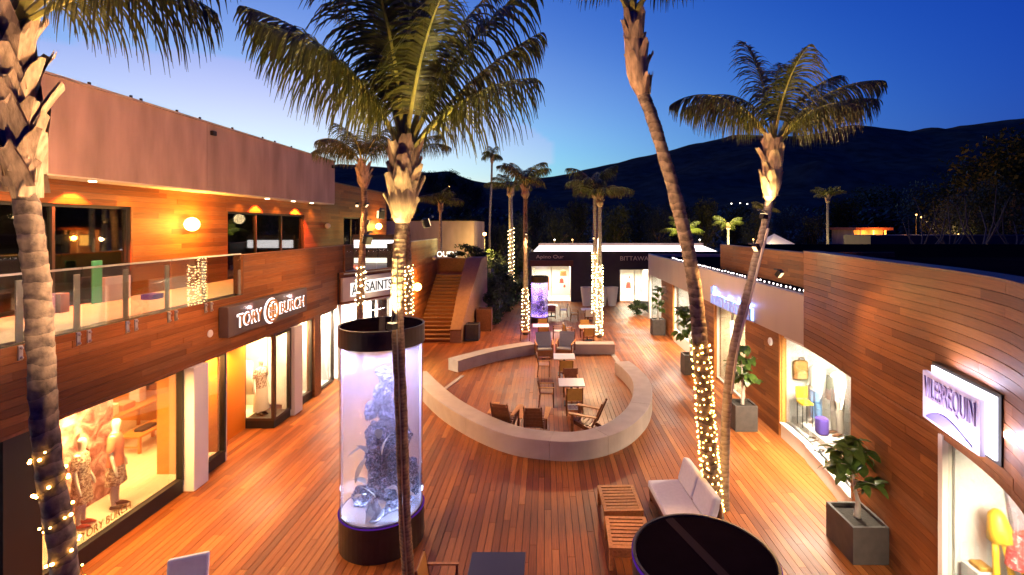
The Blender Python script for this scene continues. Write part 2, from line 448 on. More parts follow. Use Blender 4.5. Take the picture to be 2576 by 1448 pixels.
# ------------------------------------------------------------------ cladding helper: horizontal boards along a polyline
def clad(parent, pts, z0, z1, out, bh=0.14, lens=(1.6,2.2,2.8,3.4), t=0.022, gapz=0.006, name='board'):
    """boards on the face that runs along pts; out = +1 / -1 side that the boards stand out to (left-hand normal sign)"""
    inv = wm(parent).inverted()
    pts = [Vector((p[0], p[1], 0)) for p in pts]
    cum = [0]
    for a, b in zip(pts, pts[1:]): cum.append(cum[-1] + (b-a).length)
    total = cum[-1]
    def at(s):
        for i in range(len(pts)-1):
            if s <= cum[i+1] + 1e-6:
                k = (s-cum[i])/(cum[i+1]-cum[i]); return pts[i].lerp(pts[i+1], k)
        return pts[-1]
    n = max(1, round((z1-z0)/bh)); h = (z1-z0)/n
    curved = len(pts) > 2
    for r in range(n):
        s = 0.0; first = True
        while s < total - 1e-3:
            L = rnd.choice(lens) * (rnd.uniform(.35, 1) if first else 1); first = False
            e = min(s+L, total)
            if total - e < 0.35: e = total
            cuts = [s] + ([c for c in cum if s+0.05 < c < e-0.05] if curved else []) + [e]
            a, b = at(s), at(e)
            if curved and len(cuts) > 2:
                mb = MB(); tk = t + rnd.uniform(0, .006); zz = z0 + r*h
                ring = []
                for c in cuts:
                    p = at(c); d = (at(min(c+.05, total)) - at(max(c-.05, 0))).normalized()
                    nrm = Vector((-d.y, d.x, 0))*out
                    ring.append((p, p + nrm*tk))
                vs = []
                for p, q in ring: vs += [(p.x,p.y,zz+gapz/2),(q.x,q.y,zz+gapz/2),(q.x,q.y,zz+h-gapz/2),(p.x,p.y,zz+h-gapz/2)]
                fs = [(0,1,2,3)] + [(4*(len(ring)-1)+k) for k in ()]
                for i in range(len(ring)-1):
                    for k in range(4): fs.append((4*i+k, 4*i+(k+1)%4, 4*i+4+(k+1)%4, 4*i+4+k))
                q = 4*(len(ring)-1); fs.append((q+3,q+2,q+1,q))
                mb.add(vs, fs).build(name, M['wall_wood'], parent)
            else:
                d = b - a; ln = d.length; d.normalize(); nrm = Vector((-d.y, d.x, 0))*out
                tk = t + rnd.uniform(0, .006)
                c = (a+b)/2 + nrm*tk/2; c.z = z0 + (r+.5)*h
                m = Matrix.Translation(c) @ Matrix.Rotation(math.atan2(d.y, d.x), 4, 'Z') @ Matrix.Diagonal((ln-.004, tk, h-gapz, 1))
                inst(name, BOARD, parent, matrix=inv @ m)
            s = e

def room(parent, x0, x1, y0, y1, z0, z1, wallm, floorm, ceilm=None, open_side=None):
    t = 0.05
    MB().box(x0,x1,y0,y1,z0-t,z0).build('interior_floor', floorm, parent)
    MB().box(x0,x1,y0,y1,z1,z1+t).build('interior_ceiling', ceilm or wallm, parent)
    w = MB()
    if open_side != 'x0': w.box(x0-t,x0,y0,y1,z0,z1)
    if open_side != 'x1': w.box(x1,x1+t,y0,y1,z0,z1)
    if open_side != 'y0': w.box(x0,x1,y0-t,y0,z0,z1)
    if open_side != 'y1': w.box(x0,x1,y1,y1+t,z0,z1)
    w.build('interior_wall', wallm, parent)
def shop_light(parent, x, y, z, sx, sy, energy, color, aim=None):
    lamp('shop_ceiling_lamp', 'AREA', (x, y, z), energy, color, size=sx, size_y=sy, aim=aim or (x, y+1e-4, z-1))
def frame_x(parent, X, y0, y1, z0, z1, w=0.06, d=0.1, m='black', n=0, glassm='glass', name='window'):
    """framed window in the plane X = const; frame bars and one pane of glass"""
    f = MB()
    f.box(X-d/2,X+d/2,y0,y0+w,z0,z1).box(X-d/2,X+d/2,y1-w,y1,z0,z1)
    f.box(X-d/2,X+d/2,y0+w,y1-w,z0,z0+w).box(X-d/2,X+d/2,y0+w,y1-w,z1-w,z1)
    for k in range(n):
        yc = y0 + (y1-y0)*(k+1)/(n+1); f.box(X-d/2,X+d/2,yc-w/2,yc+w/2,z0+w,z1-w)
    o = f.build(name+'_frame', M[m], parent)
    MB().box(X-.006,X+.006,y0+w,y1-w,z0+w,z1-w).build('pane', M[glassm], o)
    return o

# ------------------------------------------------------------------ two-storey shop building on the left
XL = -8.1
lb = thing('shop_building', 'two-storey timber shop building with lit windows below a deep grey stucco roof fascia', 'building', (-9.5, 12, 0))
ZW, ZU = 2.85, 4.20                                   # head of the shop windows, level of the upper walkway
MB().box(-9.6,XL-.002,3.5,19.3,ZW,ZU-.05).build('wall', M['dark_wall'], lb)
clad(lb, [(XL,3.5),(XL,19.3)], ZW+.0, ZU-.02, -1)
MB().box(-9.0,XL+.03,3.5,19.3,ZW-.05,ZW-.002).build('soffit_board', M['brown_wood'], lb)
# parapet beyond the glass balustrade
MB().box(XL-.22,XL-.002,13.3,20.9,ZU-.05,5.20).build('parapet_wall', M['dark_wall'], lb)
clad(lb, [(XL,13.3),(XL,20.9)], ZU-.02, 5.20, -1)
MB().box(XL-.24,XL+.04,13.29,20.92,5.202,5.235).build('parapet_coping', M['brown_wood'], lb)
MB().box(XL-.225,XL+.03,13.26,13.298,ZU,5.20).build('parapet_end', M['brown_wood'], lb)
# upper wall, set back under the roof
XU = -10.7
W1, W2, W3 = (5.0,12.8), (16.7,22.0), (26.3,28.6)
ZT = 6.5
w = MB()
for a, b in ((12.8,16.7),(22.0,26.3),(28.6,33.4)): w.box(XU-.2,XU-.002,a,b,ZU,ZT)
w.box(XU-.2,XU-.002,5.0,33.4,ZT,7.25); w.box(XU-.2,XU-.002,23.6,33.4,7.25,8.2)
w.build('upper_wall', M['dark_wall'], lb)
for a, b in ((12.8,16.7),(22.0,26.3),(28.6,33.4)): clad(lb, [(XU,a),(XU,b)], ZU, ZT, -1, lens=(2.2,3.0,3.8))
clad(lb, [(XU,6.0),(XU,23.6)], ZT, 7.06, -1, lens=(2.6,3.4,4.2))
clad(lb, [(XU,23.6),(XU,33.4)], ZT, 8.2, -1, lens=(2.6,3.4,4.2))
MB().box(XU-6,XU,33.402,33.45,ZU,8.2).box(XU-6,XU,23.65,33.4,8.2,8.25).build('upper_roof', M['dark_wall'], lb)
for i, (a, b) in enumerate((W1, W2, W3)):
    frame_x(lb, XU-.09, a, b, ZU+.02, ZT, w=.07, n=(3,2,1)[i], glassm='dim_glass', name='upper_window')
    MB().box(XU-.0,XU+.03,b+.002,b+.06,ZU,ZT).build('window_reveal', M['brown_wood'], lb)
room(lb, -15.5, XU-.2, 4.0, 15.9, ZU, 6.9, M['dark_wall'], M['brown_wood'], open_side='x1')
room(lb, -14.5, XU-.2, 16.1, 22.6, ZU, 6.9, M['dark_wall'], M['dark_wall'], open_side='x1')
room(lb, -13.5, XU-.2, 25.5, 29.5, ZU, 6.9, M['dark_wall'], M['dark_wall'], open_side='x1')
lamp('interior_lamp', 'POINT', (-13.2, 9.0, 6.3), 26, SOFT, size=.2)
lamp('interior_lamp', 'POINT', (-12.6, 20.5, 6.3), 9, SOFT, size=.2)
# roof: stucco fascia panels, coping, soffit
for a, b in ((5.0,14.68),(14.695,23.6)):
    MB().box(-10.25,-10.0,a,b,7.07,9.05).build('roof_fascia', M['stucco'], lb)
MB().box(-16,-10.252,23.35,23.6,7.07,9.05).build('roof_fascia', M['stucco'], lb)
MB().box(-16,-10.26,5.0,23.34,8.8,8.85).build('roof', M['roof_dark'], lb)
MB().box(-16,-10.02,5.0,23.58,7.03,7.068).build('soffit', M['cream'], lb)
MB().box(-10.3,-9.96,5.0,23.64,9.052,9.10).build('coping', M['concrete'], lb)
for y in (9.7,10.9,12.0,12.3,13.5,14.4,15.9,17.6,18.4,19.6,21.3):
    MB().box(-10.05,-10.01,y,y+.05,9.10,9.17).build('coping_clip', M['black'], lb)
for y in (14.9,23.3):
    MB().box(-10.0,-9.9,y-.09,y+.09,8.72,8.86).build('security_camera', M['black'], lb, bevel=.02)
for y in (11.3,18.4,20.3,21.9):
    o = MB().lathe([(.07,0),(.07,.02)], (-10.3,y,7.008), 16).build('downlight', M['downlight'], lb)
for y in (11.2,18.3,21.2):                           # lamps that graze the boards above the windows
    lamp('scallop_lamp', 'SPOT', (XU+.40, y, 7.0), 800, (1.0,.12,.015), aim=(XU+.2, y, 5.5), size=.03, angle=98, blend=.25)
for y in (9.5,12.6,15.0,17.3,19.7,22.6):
    lamp('soffit_lamp', 'SPOT', (XU+.34, y, 7.0), 26, AMBER, aim=(XU+.1, y, 4), size=.06, angle=120, blend=.9)
# shop fronts below
XF = -8.22
MB().box(-8.6,XF+.12,7.42,7.98,0,ZW-.05).build('pier', M['black'], lb)
MB().box(-8.35,XF+.05,8.0,11.2,0,.28).build('window_plinth', M['black'], lb)
frame_x(lb, XF, 8.0, 11.2, .28, ZW-.05, w=.05, d=.14)
MB().box(-8.35,-7.94,11.23,11.72,0,ZW-.05).build('column', M['white'], lb, bevel=.015)
MB().box(-8.35,XF+.05,11.74,12.68,0,.25).build('window_plinth', M['black'], lb)
frame_x(lb, XF, 11.74, 12.68, .25, ZW-.05, w=.05, d=.14)
MB().box(-8.95,-8.9,12.7,14.74,0,ZW-.05).build('door', M['orange'], lb)
MB().box(-8.89,-8.87,13.7,13.72,.9,1.9).build('door_handle', M['steel'], lb)
MB().box(-8.89,XF+.05,12.7,12.75,0,ZW-.05).build('door_jamb', M['cream'], lb)
# glazed bay
MB().box(-9.0,-8.06,14.76,15.7,0,.22).build('bay_plinth', M['black'], lb)
f = MB()
for xx, yy in ((-8.98,14.78),(-8.08,14.78),(-8.08,15.66)): f.box(xx-.05,xx+.05,yy-.05,yy+.05,.22,ZW-.06)
f.box(-8.93,-8.13,14.74,14.82,.22,.3).box(-8.93,-8.13,14.74,14.82,ZW-.14,ZW-.06).box(-8.12,-8.04,14.83,15.61,.22,.3).box(-8.12,-8.04,14.83,15.61,ZW-.14,ZW-.06)
f = f.build('bay_frame', M['bronze'], lb)
MB().box(-8.93,-8.13,14.775,14.787,.3,ZW-.14).build('pane', M['glass'], f)
MB().box(-8.087,-8.075,14.83,15.61,.3,ZW-.14).build('pane', M['glass'], f)
MB().box(-8.35,-7.94,15.74,16.26,0,ZW-.05).build('column', M['white'], lb, bevel=.015)
MB().box(-8.35,XF+.05,16.28,17.4,0,.22).build('window_plinth', M['black'], lb)
frame_x(lb, XF, 16.28, 17.4, .22, ZW-.05, w=.05, d=.12, m='bronze')
MB().box(-8.35,-8.08,17.42,17.9,0,ZW-.05).build('column', M['brown_wood'], lb)
frame_x(lb, XF, 17.92, 19.2, .05, ZW-.05, w=.05, d=.12, m='bronze')
MB().box(-8.35,XF,3.5,7.4,0,.2).build('window_plinth', M['black'], lb)
frame_x(lb, XF, 3.5, 7.4, .2, ZW-.05, w=.05, d=.12)
# interiors
room(lb, -14.2, -8.99, 7.9, 14.7, .26, ZW-.06, M['amber'], M['cream'], M['amber'], open_side='x1')
MB().box(-8.989,-8.36,7.9,11.55,.21,.26).build('interior_floor', M['cream'], lb)
MB().box(-8.989,-8.36,7.9,11.55,ZW-.06,ZW-.01).build('interior_ceiling', M['cream'], lb)
MB().box(-8.989,-8.36,11.5,11.55,.26,ZW-.06).box(-8.989,-8.36,7.85,7.899,.26,ZW-.06).box(-9.02,-8.97,11.551,14.7,.26,ZW-.06).build('interior_wall', M['amber'], lb)
room(lb, -8.9, -8.36, 11.75, 12.67, .24, ZW-.06, M['amber'], M['white'], M['cream'], open_side='x1')
room(lb, -12.4, -9.02, 14.76, 16.1, .2, ZW-.06, M['cream'], M['cream'], M['cream'], open_side='x1')
room(lb, -9.2, -8.36, 16.28, 17.4, .21, ZW-.06, M['white'], M['white'], M['white'], open_side='x1')
room(lb, -9.2, -8.36, 17.95, 19.2, .05, ZW-.06, M['white'], M['white'], M['white'], open_side='x1')
room(lb, -9.6, -8.36, 3.5, 7.4, .2, ZW-.06, M['white'], M['white'], M['white'], open_side='x1')
shop_light(lb, -8.75, 9.6, ZW-.1, .4, 2.6, 360, (1.0,.54,.17), aim=(-8.8, 9.6, 0))
shop_light(lb, -11.3, 11.6, ZW-.1, 2.0, 4.0, 240, (1.0,.50,.14))
shop_light(lb, -8.8, 12.2, ZW-.1, .6, .7, 220, WARM, aim=(-8.4,12.2,0))
lamp('door_lamp', 'SPOT', (-8.45, 13.6, ZW-.1), 190, WARM, aim=(-8.75,13.7,0), size=.08, angle=130, blend=.8)
shop_light(lb, -8.6, 15.2, ZW-.12, .6, .6, 120, SOFT, aim=(-8.7,15.2,0))
shop_light(lb, -10.5, 15.4, ZW-.12, 1.6, .8, 90, WARM)
shop_light(lb, -8.75, 16.85, ZW-.1, .5, .9, 240, (1.0,.74,.42), aim=(-8.9,16.8,0))
shop_light(lb, -8.75, 18.5, ZW-.1, .5, 1.0, 260, WHITE, aim=(-8.9,18.4,0))
shop_light(lb, -9.0, 5.6, ZW-.1, .6, 2.6, 30, (.75,.85,1.0), aim=(-9.0,5.61,0))

# walkway in front of the upper windows
o = MB().box(XU,XL-.23,3.5,23.9,ZU-.06,ZU).build('walkway', M['pale_floor']); tag(o, kind='structure')

# glass balustrade along the walkway
bal = thing('glass_balustrade', 'frameless glass balustrade with steel clamps along the edge of the upper walkway', 'balustrade', (XL-.05, 9.5, ZU))
ys = [4.7, 5.7, 6.72, 7.73, 8.68, 9.69, 10.75, 11.9, 13.22]
for a, b in zip(ys, ys[1:]):
    p = MB().box(XL-.005,XL+.009,a+.012,b-.012,ZU-.12,5.25).build('pane', M['rail_glass'], bal)
    MB().box(XL-.008,XL+.012,a+.012,b-.012,5.251,5.262).build('edge_strip', M['steel'], p)
for y in ys[1:-1]:
    MB().box(XL-.10,XL-.075,y-.055,y+.055,ZU-.0,5.16).build('post', M['steel'], bal, bevel=.006)
    for dy in (-.10,.10):
        MB().box(XL+.012,XL+.05,y+dy-.035,y+dy+.035,ZU-.26,ZU-.03).build('clamp', M['steel'], bal, bevel=.01)
        for z in (ZU-.07,ZU-.22):
            MB().ball((XL+.06,y+dy,z), .024, 8, 6).build('bolt', M['steel'], bal, smooth=True)
for a, b in zip(ys, ys[1:]):
    MB().box(XL-.012,XL+.016,a+.01,b-.01,5.262,5.285).build('handrail', M['steel'], bal)

# things standing on the walkway / behind the glass front
def simple_lamp():
    t = thing('table_lamp', 'table lamp with a wide beige drum shade behind the dark upper window', 'lamp', (-11.6, 9.4, ZU+.0))
    MB().lathe([(.14,0),(.14,.03),(.02,.05),(.02,.75)], (0,0,.0), 12).build('stem', M['black'], t, local=True)
    MB().lathe([(.26,.75),(.22,1.05)], (0,0,0), 20, cap=False).build('lamp_shade', M['cream'], t, local=True)
simple_lamp()
def crate_box(label, mt, x0, x1, y0, y1, z0, z1, nm='display_box', cat='box'):
    o = MB().box(-(x1-x0)/2,(x1-x0)/2,-(y1-y0)/2,(y1-y0)/2,0,z1-z0).build(nm, mt, bevel=.012)
    o.location = ((x0+x1)/2,(y0+y1)/2,z0)
    return tag(o, label, cat)
m_green = mat('green_board', (0.03,0.22,0.12), 0.4, var=.2, scale=6)
m_lilac = mat('lilac_paper', (0.50,0.40,0.47), 0.6, var=.05, scale=4)
m_violet = mat('violet_cloth', (0.10,0.05,0.42), 0.7)
m_mauve = mat('mauve_bag', (0.32,0.12,0.26), 0.6)
m_yellow = mat('yellow_paint', (0.85,0.50,0.03), 0.45)
crate_box('narrow green display board standing on the walkway against the dark glass', m_green, -10.50,-10.46,11.48,11.74,ZU,ZU+1.0,'display_board','board')
crate_box('large pale lilac box beside the green board on the upper walkway', m_lilac, -10.6,-10.42,11.76,12.5,ZU,ZU+.58)
crate_box('folded violet cloth in front of the pale lilac box', m_violet, -9.9,-9.6,12.15,12.5,ZU,ZU+.13,'folded_cloth','cloth')
crate_box('mauve shopping bag on the walkway beside the big palm', m_mauve, -10.4,-10.1,9.75,10.25,ZU,ZU+.42,'shopping_bag','bag')
crate_box('small red-brown box standing near the mauve bag', mat('red_box',(.25,.07,.05),.6), -10.3,-10.05,10.3,10.5,ZU,ZU+.4)
# lit sales counter seen at the left edge
ct = thing('sales_counter', 'cream sales counter with shelves at the left end of the walkway', 'counter', (-9.9, 7.5, ZU))
MB().box(-10.4,-9.5,6.4,8.3,ZU,ZU+.62).build('counter_body', M['cream'], ct, bevel=.01)
MB().box(-10.45,-9.4,6.35,8.35,ZU+.622,ZU+.67).build('counter_top', M['white'], ct)
crate_box('upright yellow panel standing on the sales counter', m_yellow, -9.9,-9.55,8.0,8.2,ZU+.67,ZU+1.2,'yellow_screen','board')
bust = MB().tube([(-9.75,7.7,ZU+.67),(-9.75,7.7,ZU+.72),(-9.75,7.7,ZU+.74),(-9.75,7.7,ZU+.86),(-9.75,7.7,ZU+.92),(-9.74,7.7,ZU+.98),(-9.72,7.7,ZU+1.08),(-9.73,7.7,ZU+1.14)], [.09,.09,.03,.035,.05,.085,.095,.04], 10).build('display_bust', M['black'], smooth=True)
tag(bust, 'small black display bust on the sales counter', 'bust')
lamp('counter_lamp', 'AREA', (-9.9, 7.6, 6.9), 60, SOFT, size=.5, aim=(-9.6,7.6,4))
lamp('walkway_lamp', 'AREA', (-9.2, 11.5, 7.0), 75, SOFT, size=.5, size_y=4, aim=(-9.2,11.5+1e-4,4))
# wall globes
def sconce(label, X, y, z, r, lit=True, energy=60):
    t = thing('wall_lamp', label, 'lamp', (X, y, z))
    MB().lathe([(.07,0),(.07,.03)], (0,0,0), 14).build('back_plate', M['steel'], t, local=True).rotation_euler = (0, R(90), 0)
    MB().ball((r*.9,0,0), r, 18, 12).build('globe', M['globe_warm'] if lit else M['cream'], t, smooth=True, local=True)
    if lit: lamp('wall_lamp_light', 'POINT', (X+r*2.4, y, z), energy, AMBER, size=r*.8)
sconce('large glowing wall globe between the two dark upper windows', XU+.03, 14.75, 6.06, .20, True, 210)
sconce('unlit oval wall globe right of the wide upper window', XU+.03, 24.1, 6.02, .13, False)
sconce('glowing wall globe on the far end of the upper timber wall', XU+.03, 31.3, 6.0, .19, True, 150)

# disc on the fascia
d = thing('wall_speaker', 'round white disc on the timber fascia left of the dark sign box', 'speaker', (XL+.03, 11.95, 3.42))
MB().lathe([(.09,0),(.09,.02),(.07,.035)], n=20).build('grille', M['white'], d, local=True).rotation_euler = (0, R(90), 0)

# ------------------------------------------------------------------ lettering
def text(name, body, parent, mt, origin, right, up, height, width=None, depth=.01, offset=0.0, spacing=1.0):
    c = bpy.data.curves.new(name, 'FONT'); c.body = body; c.extrude = depth; c.offset = offset; c.space_character = spacing
    o = bpy.data.objects.new(name, c); col.objects.link(o)
    bpy.context.view_layer.update()
    b = [Vector(v) for v in o.bound_box]
    x0, x1 = min(v.x for v in b), max(v.x for v in b); y0, y1 = min(v.y for v in b), max(v.y for v in b)
    sy = height/(y1-y0); sx = (width/(x1-x0)) if width else sy
    me = bpy.data.meshes.new_from_object(o)
    bpy.data.objects.remove(o)
    right, up = Vector(right).normalized(), Vector(up).normalized(); nrm = right.cross(up)
    org = Vector(origin)
    for v in me.vertices:
        v.co = org + right*((v.co.x-x0)*sx) + up*((v.co.y-y0)*sy) + nrm*v.co.z
    if parent is not None: me.transform(wm(parent).inverted())
    me.materials.clear(); me.materials.append(mt)
    me.name = name
    o = bpy.data.objects.new(name, me); col.objects.link(o); o.parent = parent
    return o

halo = emit('halo_white', (1.0,.86,.84), 3.2)
halo_soft = emit('halo_soft', (1.0,.90,.84), 1.5)
# sign of the nearer shop: dark box, copper letters lit from behind
sg = thing('shop_sign', 'long dark sign box with copper letters and round emblem glowing from behind', 'sign', (-8.0, 14.25, 3.6))
XS = -7.82
MB().box(XL+.035,XS,12.25,16.3,3.24,4.0).build('sign_box', mat('sign_plum',(.075,.045,.045),.45,var=.1,scale=2), sg, bevel=.02)
def halo_text(body, y, z, h, wdt, parent):
    text('letter_glow', body, parent, halo, (XS+.008, y-.03, z-.03), (0,1,0), (0,0,1), h+.06, wdt+.06, .003, .03)
    text('lettering', body, parent, M['copper'], (XS+.034, y, z), (0,1,0), (0,0,1), h, wdt, .014)
halo_text('TORY', 12.62, 3.44, .30, 1.05, sg)
halo_text('BURCH', 14.62, 3.44, .30, 1.45, sg)
def ring_x(X, yc, zc, r0, r1, d, n=40):
    vs, fs = [], []
    for k in range(n):
        a = 2*math.pi*k/n
        for rr in (r0, r1):
            for dx in (0, d): vs.append((X+dx, yc+rr*math.cos(a), zc+rr*math.sin(a)))
    for k in range(n):
        a, b = 4*k, 4*((k+1)%n)
        fs += [(a,b,b+1,a+1),(a+2,a+3,b+3,b+2),(a+1,b+1,b+3,a+3),(a,a+2,b+2,b)]
    return MB().add(vs, fs)
ring_x(XS+.008, 14.15, 3.6, .0, .36, .006).build('letter_glow', halo, sg)
em = ring_x(XS+.04, 14.15, 3.6, .27, .325, .04)
for sgn in (1,-1):                                   # mirrored double T
    em.box(XS+.04,XS+.08,13.97,14.33,3.6+sgn*.02-.012,3.6+sgn*.02+.012)
    em.box(XS+.04,XS+.08,14.12,14.18,3.6+(.03 if sgn>0 else -.22),3.6+(.22 if sgn>0 else -.03))
    em.box(XS+.04,XS+.08,14.03,14.27,3.6+sgn*.21-.02,3.6+sgn*.21+.02)
    for q in (-.13,.13): em.box(XS+.04,XS+.08,14.15+q-.025,14.15+q+.025,3.6+sgn*.09-.05,3.6+sgn*.09+.05)
em.build('emblem', M['copper'], sg)
for y in (13.2,14.15,15.3): lamp('sign_halo_lamp', 'POINT', (XS+.03, y, 3.85), 2.0, (1.0,.75,.72), size=.03)
gold_dark = mat('decal_dark', (.20,.10,.02), .5)
text('window_decal', 'TORY BURCH', lb, gold_dark, (XF+.012, 8.78, .42), (0,1,0), (0,0,1), .15, 1.05, .002)

# ------------------------------------------------------------------ angled white shop at the end of the left row
ab = thing('shop_building', 'small shop with brightly lit white windows set at an angle before the stairs', 'building', (-7.4, 20.6, 0))
A, B = Vector((-8.02,19.32,0)), Vector((-6.72,21.92,0))
dv = (B-A).normalized(); nv = Vector((dv.y,-dv.x,0))           # nv points out to the deck
Lab = (B-A).length
def on(s, o=0.0, z=0.0):
    p = A + dv*s + nv*o; return Vector((p.x, p.y, z))
def panel(mb, s0, s1, o0, o1, z0, z1):
    m = Matrix.Translation(on((s0+s1)/2,(o0+o1)/2,(z0+z1)/2)) @ Matrix.Rotation(math.atan2(dv.y,dv.x),4,'Z')
    return mb.xbox(m, s1-s0, o1-o0, z1-z0)
panel(MB(), 0, Lab, -.2, -.002, 2.95, 4.18).build('wall', M['dark_wall'], ab)
clad(ab, [A, B], 2.95, 4.2, -1)
f = MB()
for s in (0.02, 1.0, 1.96, Lab-.1): panel(f, s, s+.08, -.1, .02, .1, 2.9)
panel(f, .02, Lab, -.12, .03, 2.9, 2.95); panel(f, .02, Lab, -.12, .03, 0, .1)
f = f.build('window_frame', M['white'], ab)
for a, b in ((.1,1.0),(1.08,1.96),(2.04,Lab-.1)): panel(MB(), a, b, -.05, -.04, .1, 2.9).build('pane', M['glass'], f)
fl = MB(); panel(fl, 0.02, Lab, -1.3, -.13, .02, .08); fl.build('interior_floor', M['white'], ab)
fl = MB(); panel(fl, 0.02, Lab, -1.36, -1.3, .08, 2.9); fl.build('interior_wall', M['white'], ab)
fl = MB(); panel(fl, 0.02, Lab, -1.36, -.13, 2.905, 2.94); fl.build('interior_ceiling', M['white'], ab)
for k, (s, z) in enumerate(((.5,1.2),(1.4,1.0),(2.3,1.2))):
    q = MB(); panel(q, s-.25, s+.25, -1.28, -1.1, z-.02, z+.02); q.build('shelf', M['cream'], ab)
lamp('shop_ceiling_lamp', 'AREA', on(Lab/2,-.6,2.85), 240, WHITE, size=2.4, size_y=.8, aim=on(Lab/2,-.5,0))
lamp('shop_ceiling_lamp', 'AREA', on(Lab/2,-.2,2.6), 120, WHITE, size=2.0, size_y=.5, aim=on(Lab/2,-1.3,1.2))
# long side wall towards the stairs
MB().box(-7.0,-6.752,21.95,30.9,0,5.2).build('side_wall', M['dark_wall'], ab)
clad(ab, [(-6.75,21.95),(-6.75,30.9)], 0, 5.2, -1, bh=.16, lens=(2.6,3.4,4.4))
MB().box(-7.02,-6.71,21.93,30.92,5.202,5.235).build('coping', M['brown_wood'], ab)
# upper shop front behind the balcony
MB().box(-9.4,-7.02,24.2,24.3,ZU,5.6).build('upper_wall', M['dark_wall'], ab)
MB().box(-9.3,-7.1,24.14,24.19,4.95,5.33).build('light_box', M['lightbox'], ab)
MB().box(-9.3,-7.1,24.15,24.19,4.22,4.46).build('light_box', M['lightbox_warm'], ab)
for xx in (-8.7,-8.15,-7.6): MB().box(xx-.03,xx+.03,24.12,24.19,4.47,4.94).build('mullion', M['black'], ab)
sl = MB().add([on(0.15,0,0),on(Lab,0,0),Vector((-7.0,24.2,0)),Vector((-9.4,24.2,0)),Vector((XL-.3,20.9,0))],[(0,1,2,3,4)])
sl.v = [(x,y,4.19) for x,y,z in sl.v]
sl.build('balcony_floor', M['pale_floor'], ab)
bal2 = thing('glass_balustrade', 'short glass balustrade above the beige sign at the end of the left row', 'balustrade', on(1.4,0,4.2))
for s in (.25,1.1,1.95):
    q = MB(); panel(q, s, s+.82, 0, .012, 4.15, 5.25); q.build('pane', M['rail_glass'], bal2)
q = MB(); panel(q, .2, Lab, -.02, .04, 4.1, 4.15); q.build('shoe_rail', M['steel'], bal2)
q = MB(); panel(q, .2, .26, -.03, .05, 4.2, 5.25); q.build('post', M['brown_wood'], bal2)
# beige sign with dark letters on white light
sa = thing('shop_sign', 'beige sign board with dark capital letters over bright white light', 'sign', on(1.4,.1,3.5))
q = MB(); panel(q, .05, Lab+.05, .03, .14, 3.05, 3.98); q.build('sign_board', M['cream'], sa)
q = MB(); panel(q, .42, 1.06, .142, .152, 3.2, 3.75); q.build('letter_glow', halo_soft, sa)
q = MB(); panel(q, 1.2, 2.62, .142, .152, 3.27, 3.8); q.build('letter_glow', halo_soft, sa)
text('lettering', 'ALL', sa, M['black'], on(.47,.185,3.27), dv, (0,0,1), .42, .55, .012)
text('lettering', 'SAINTS', sa, M['black'], on(1.18,.185,3.33), dv, (0,0,1), .40, 1.44, .012)
lamp('sign_halo_lamp', 'POINT', on(1.4,.5,3.5), 4, WHITE, size=.1)
sconce('glowing wall globe on the timber side wall beside the stairs', -6.72, 25.4, 2.9, .2, True, 130)
sconce('small unlit white wall lamp high beside the top of the stairs', -6.72, 29.6, 4.1, .12, False)

# ------------------------------------------------------------------ stairs
st = thing('staircase', 'wide straight timber stairs climbing between two solid side walls', 'stairs', (-5.8, 25.7, 0))
nst = 18; rise = 3.05/nst; run = 5.0/nst
for i in range(nst):
    y = 25.7 + i*run
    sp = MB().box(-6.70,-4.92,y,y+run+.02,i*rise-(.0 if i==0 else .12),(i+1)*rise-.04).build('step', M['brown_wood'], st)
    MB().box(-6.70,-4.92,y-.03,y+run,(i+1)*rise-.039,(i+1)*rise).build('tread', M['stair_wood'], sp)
MB().box(-6.70,-4.9,30.72,32.0,2.93,3.05).build('landing', M['deck'], st)
MB().box(-7.0,-3.8,32.0,32.2,0,3.95).build('landing_wall', M['brown_wood'], st)
# right side wall: sloped top, widening outwards
def side_wall():
    ysz = [(25.5,.70),(26.3,1.25),(27.4,2.15),(28.6,2.85),(29.8,3.6),(30.6,4.05),(32.2,4.05)]
    vs, fs = [], []
    for y, z in ysz:
        xo = -4.32 + (y-25.5)/6.7*.55
        vs += [(-4.9,y,0),(xo,y,0),(xo,y,z),(-4.9,y,z)]
    for i in range(len(ysz)-1):
        for k in range(4): fs.append((4*i+k,4*i+(k+1)%4,4*i+4+(k+1)%4,4*i+4+k))
    fs += [(3,2,1,0)]; q = 4*(len(ysz)-1); fs += [(q,q+1,q+2,q+3)]
    return MB().add(vs, fs)
side_wall().build('side_wall', M['stair_wood'], st)
MB().box(-4.93,-4.31,25.46,25.5,.62,.70).build('wall_cap', M['brown_wood'], st)
MB().add([(-4.215,26.9,1.0),(-4.17,27.5,1.0),(-4.17,27.5,1.7),(-4.215,26.9,1.7)],[(0,1,2,3)]).build('notice_panel', M['cream'], st)
# lit letters glimpsed above the landing
gl = thing('lit_letters', 'row of small glowing white letters above the top of the stairs', 'sign', (-6.6, 33.2, 4.0))
text('lettering', 'OUEX', gl, emit('letter_white',(1,.9,.75),3.0), (-7.25,33.2,3.96), (1,0,0), (0,0,1), .36, 1.35, .02)
# taupe building beyond the stairs
fb = thing('plain_building', 'low windowless taupe building beyond the top of the stairs', 'building', (-8.5, 42, 0))
MB().box(-14,-5.9,41,48,-.3,6.45).build('wall', M['stucco'], fb)
MB().box(-14.1,-5.85,40.95,48.05,6.452,6.55).build('roof', M['roof_dark'], fb)
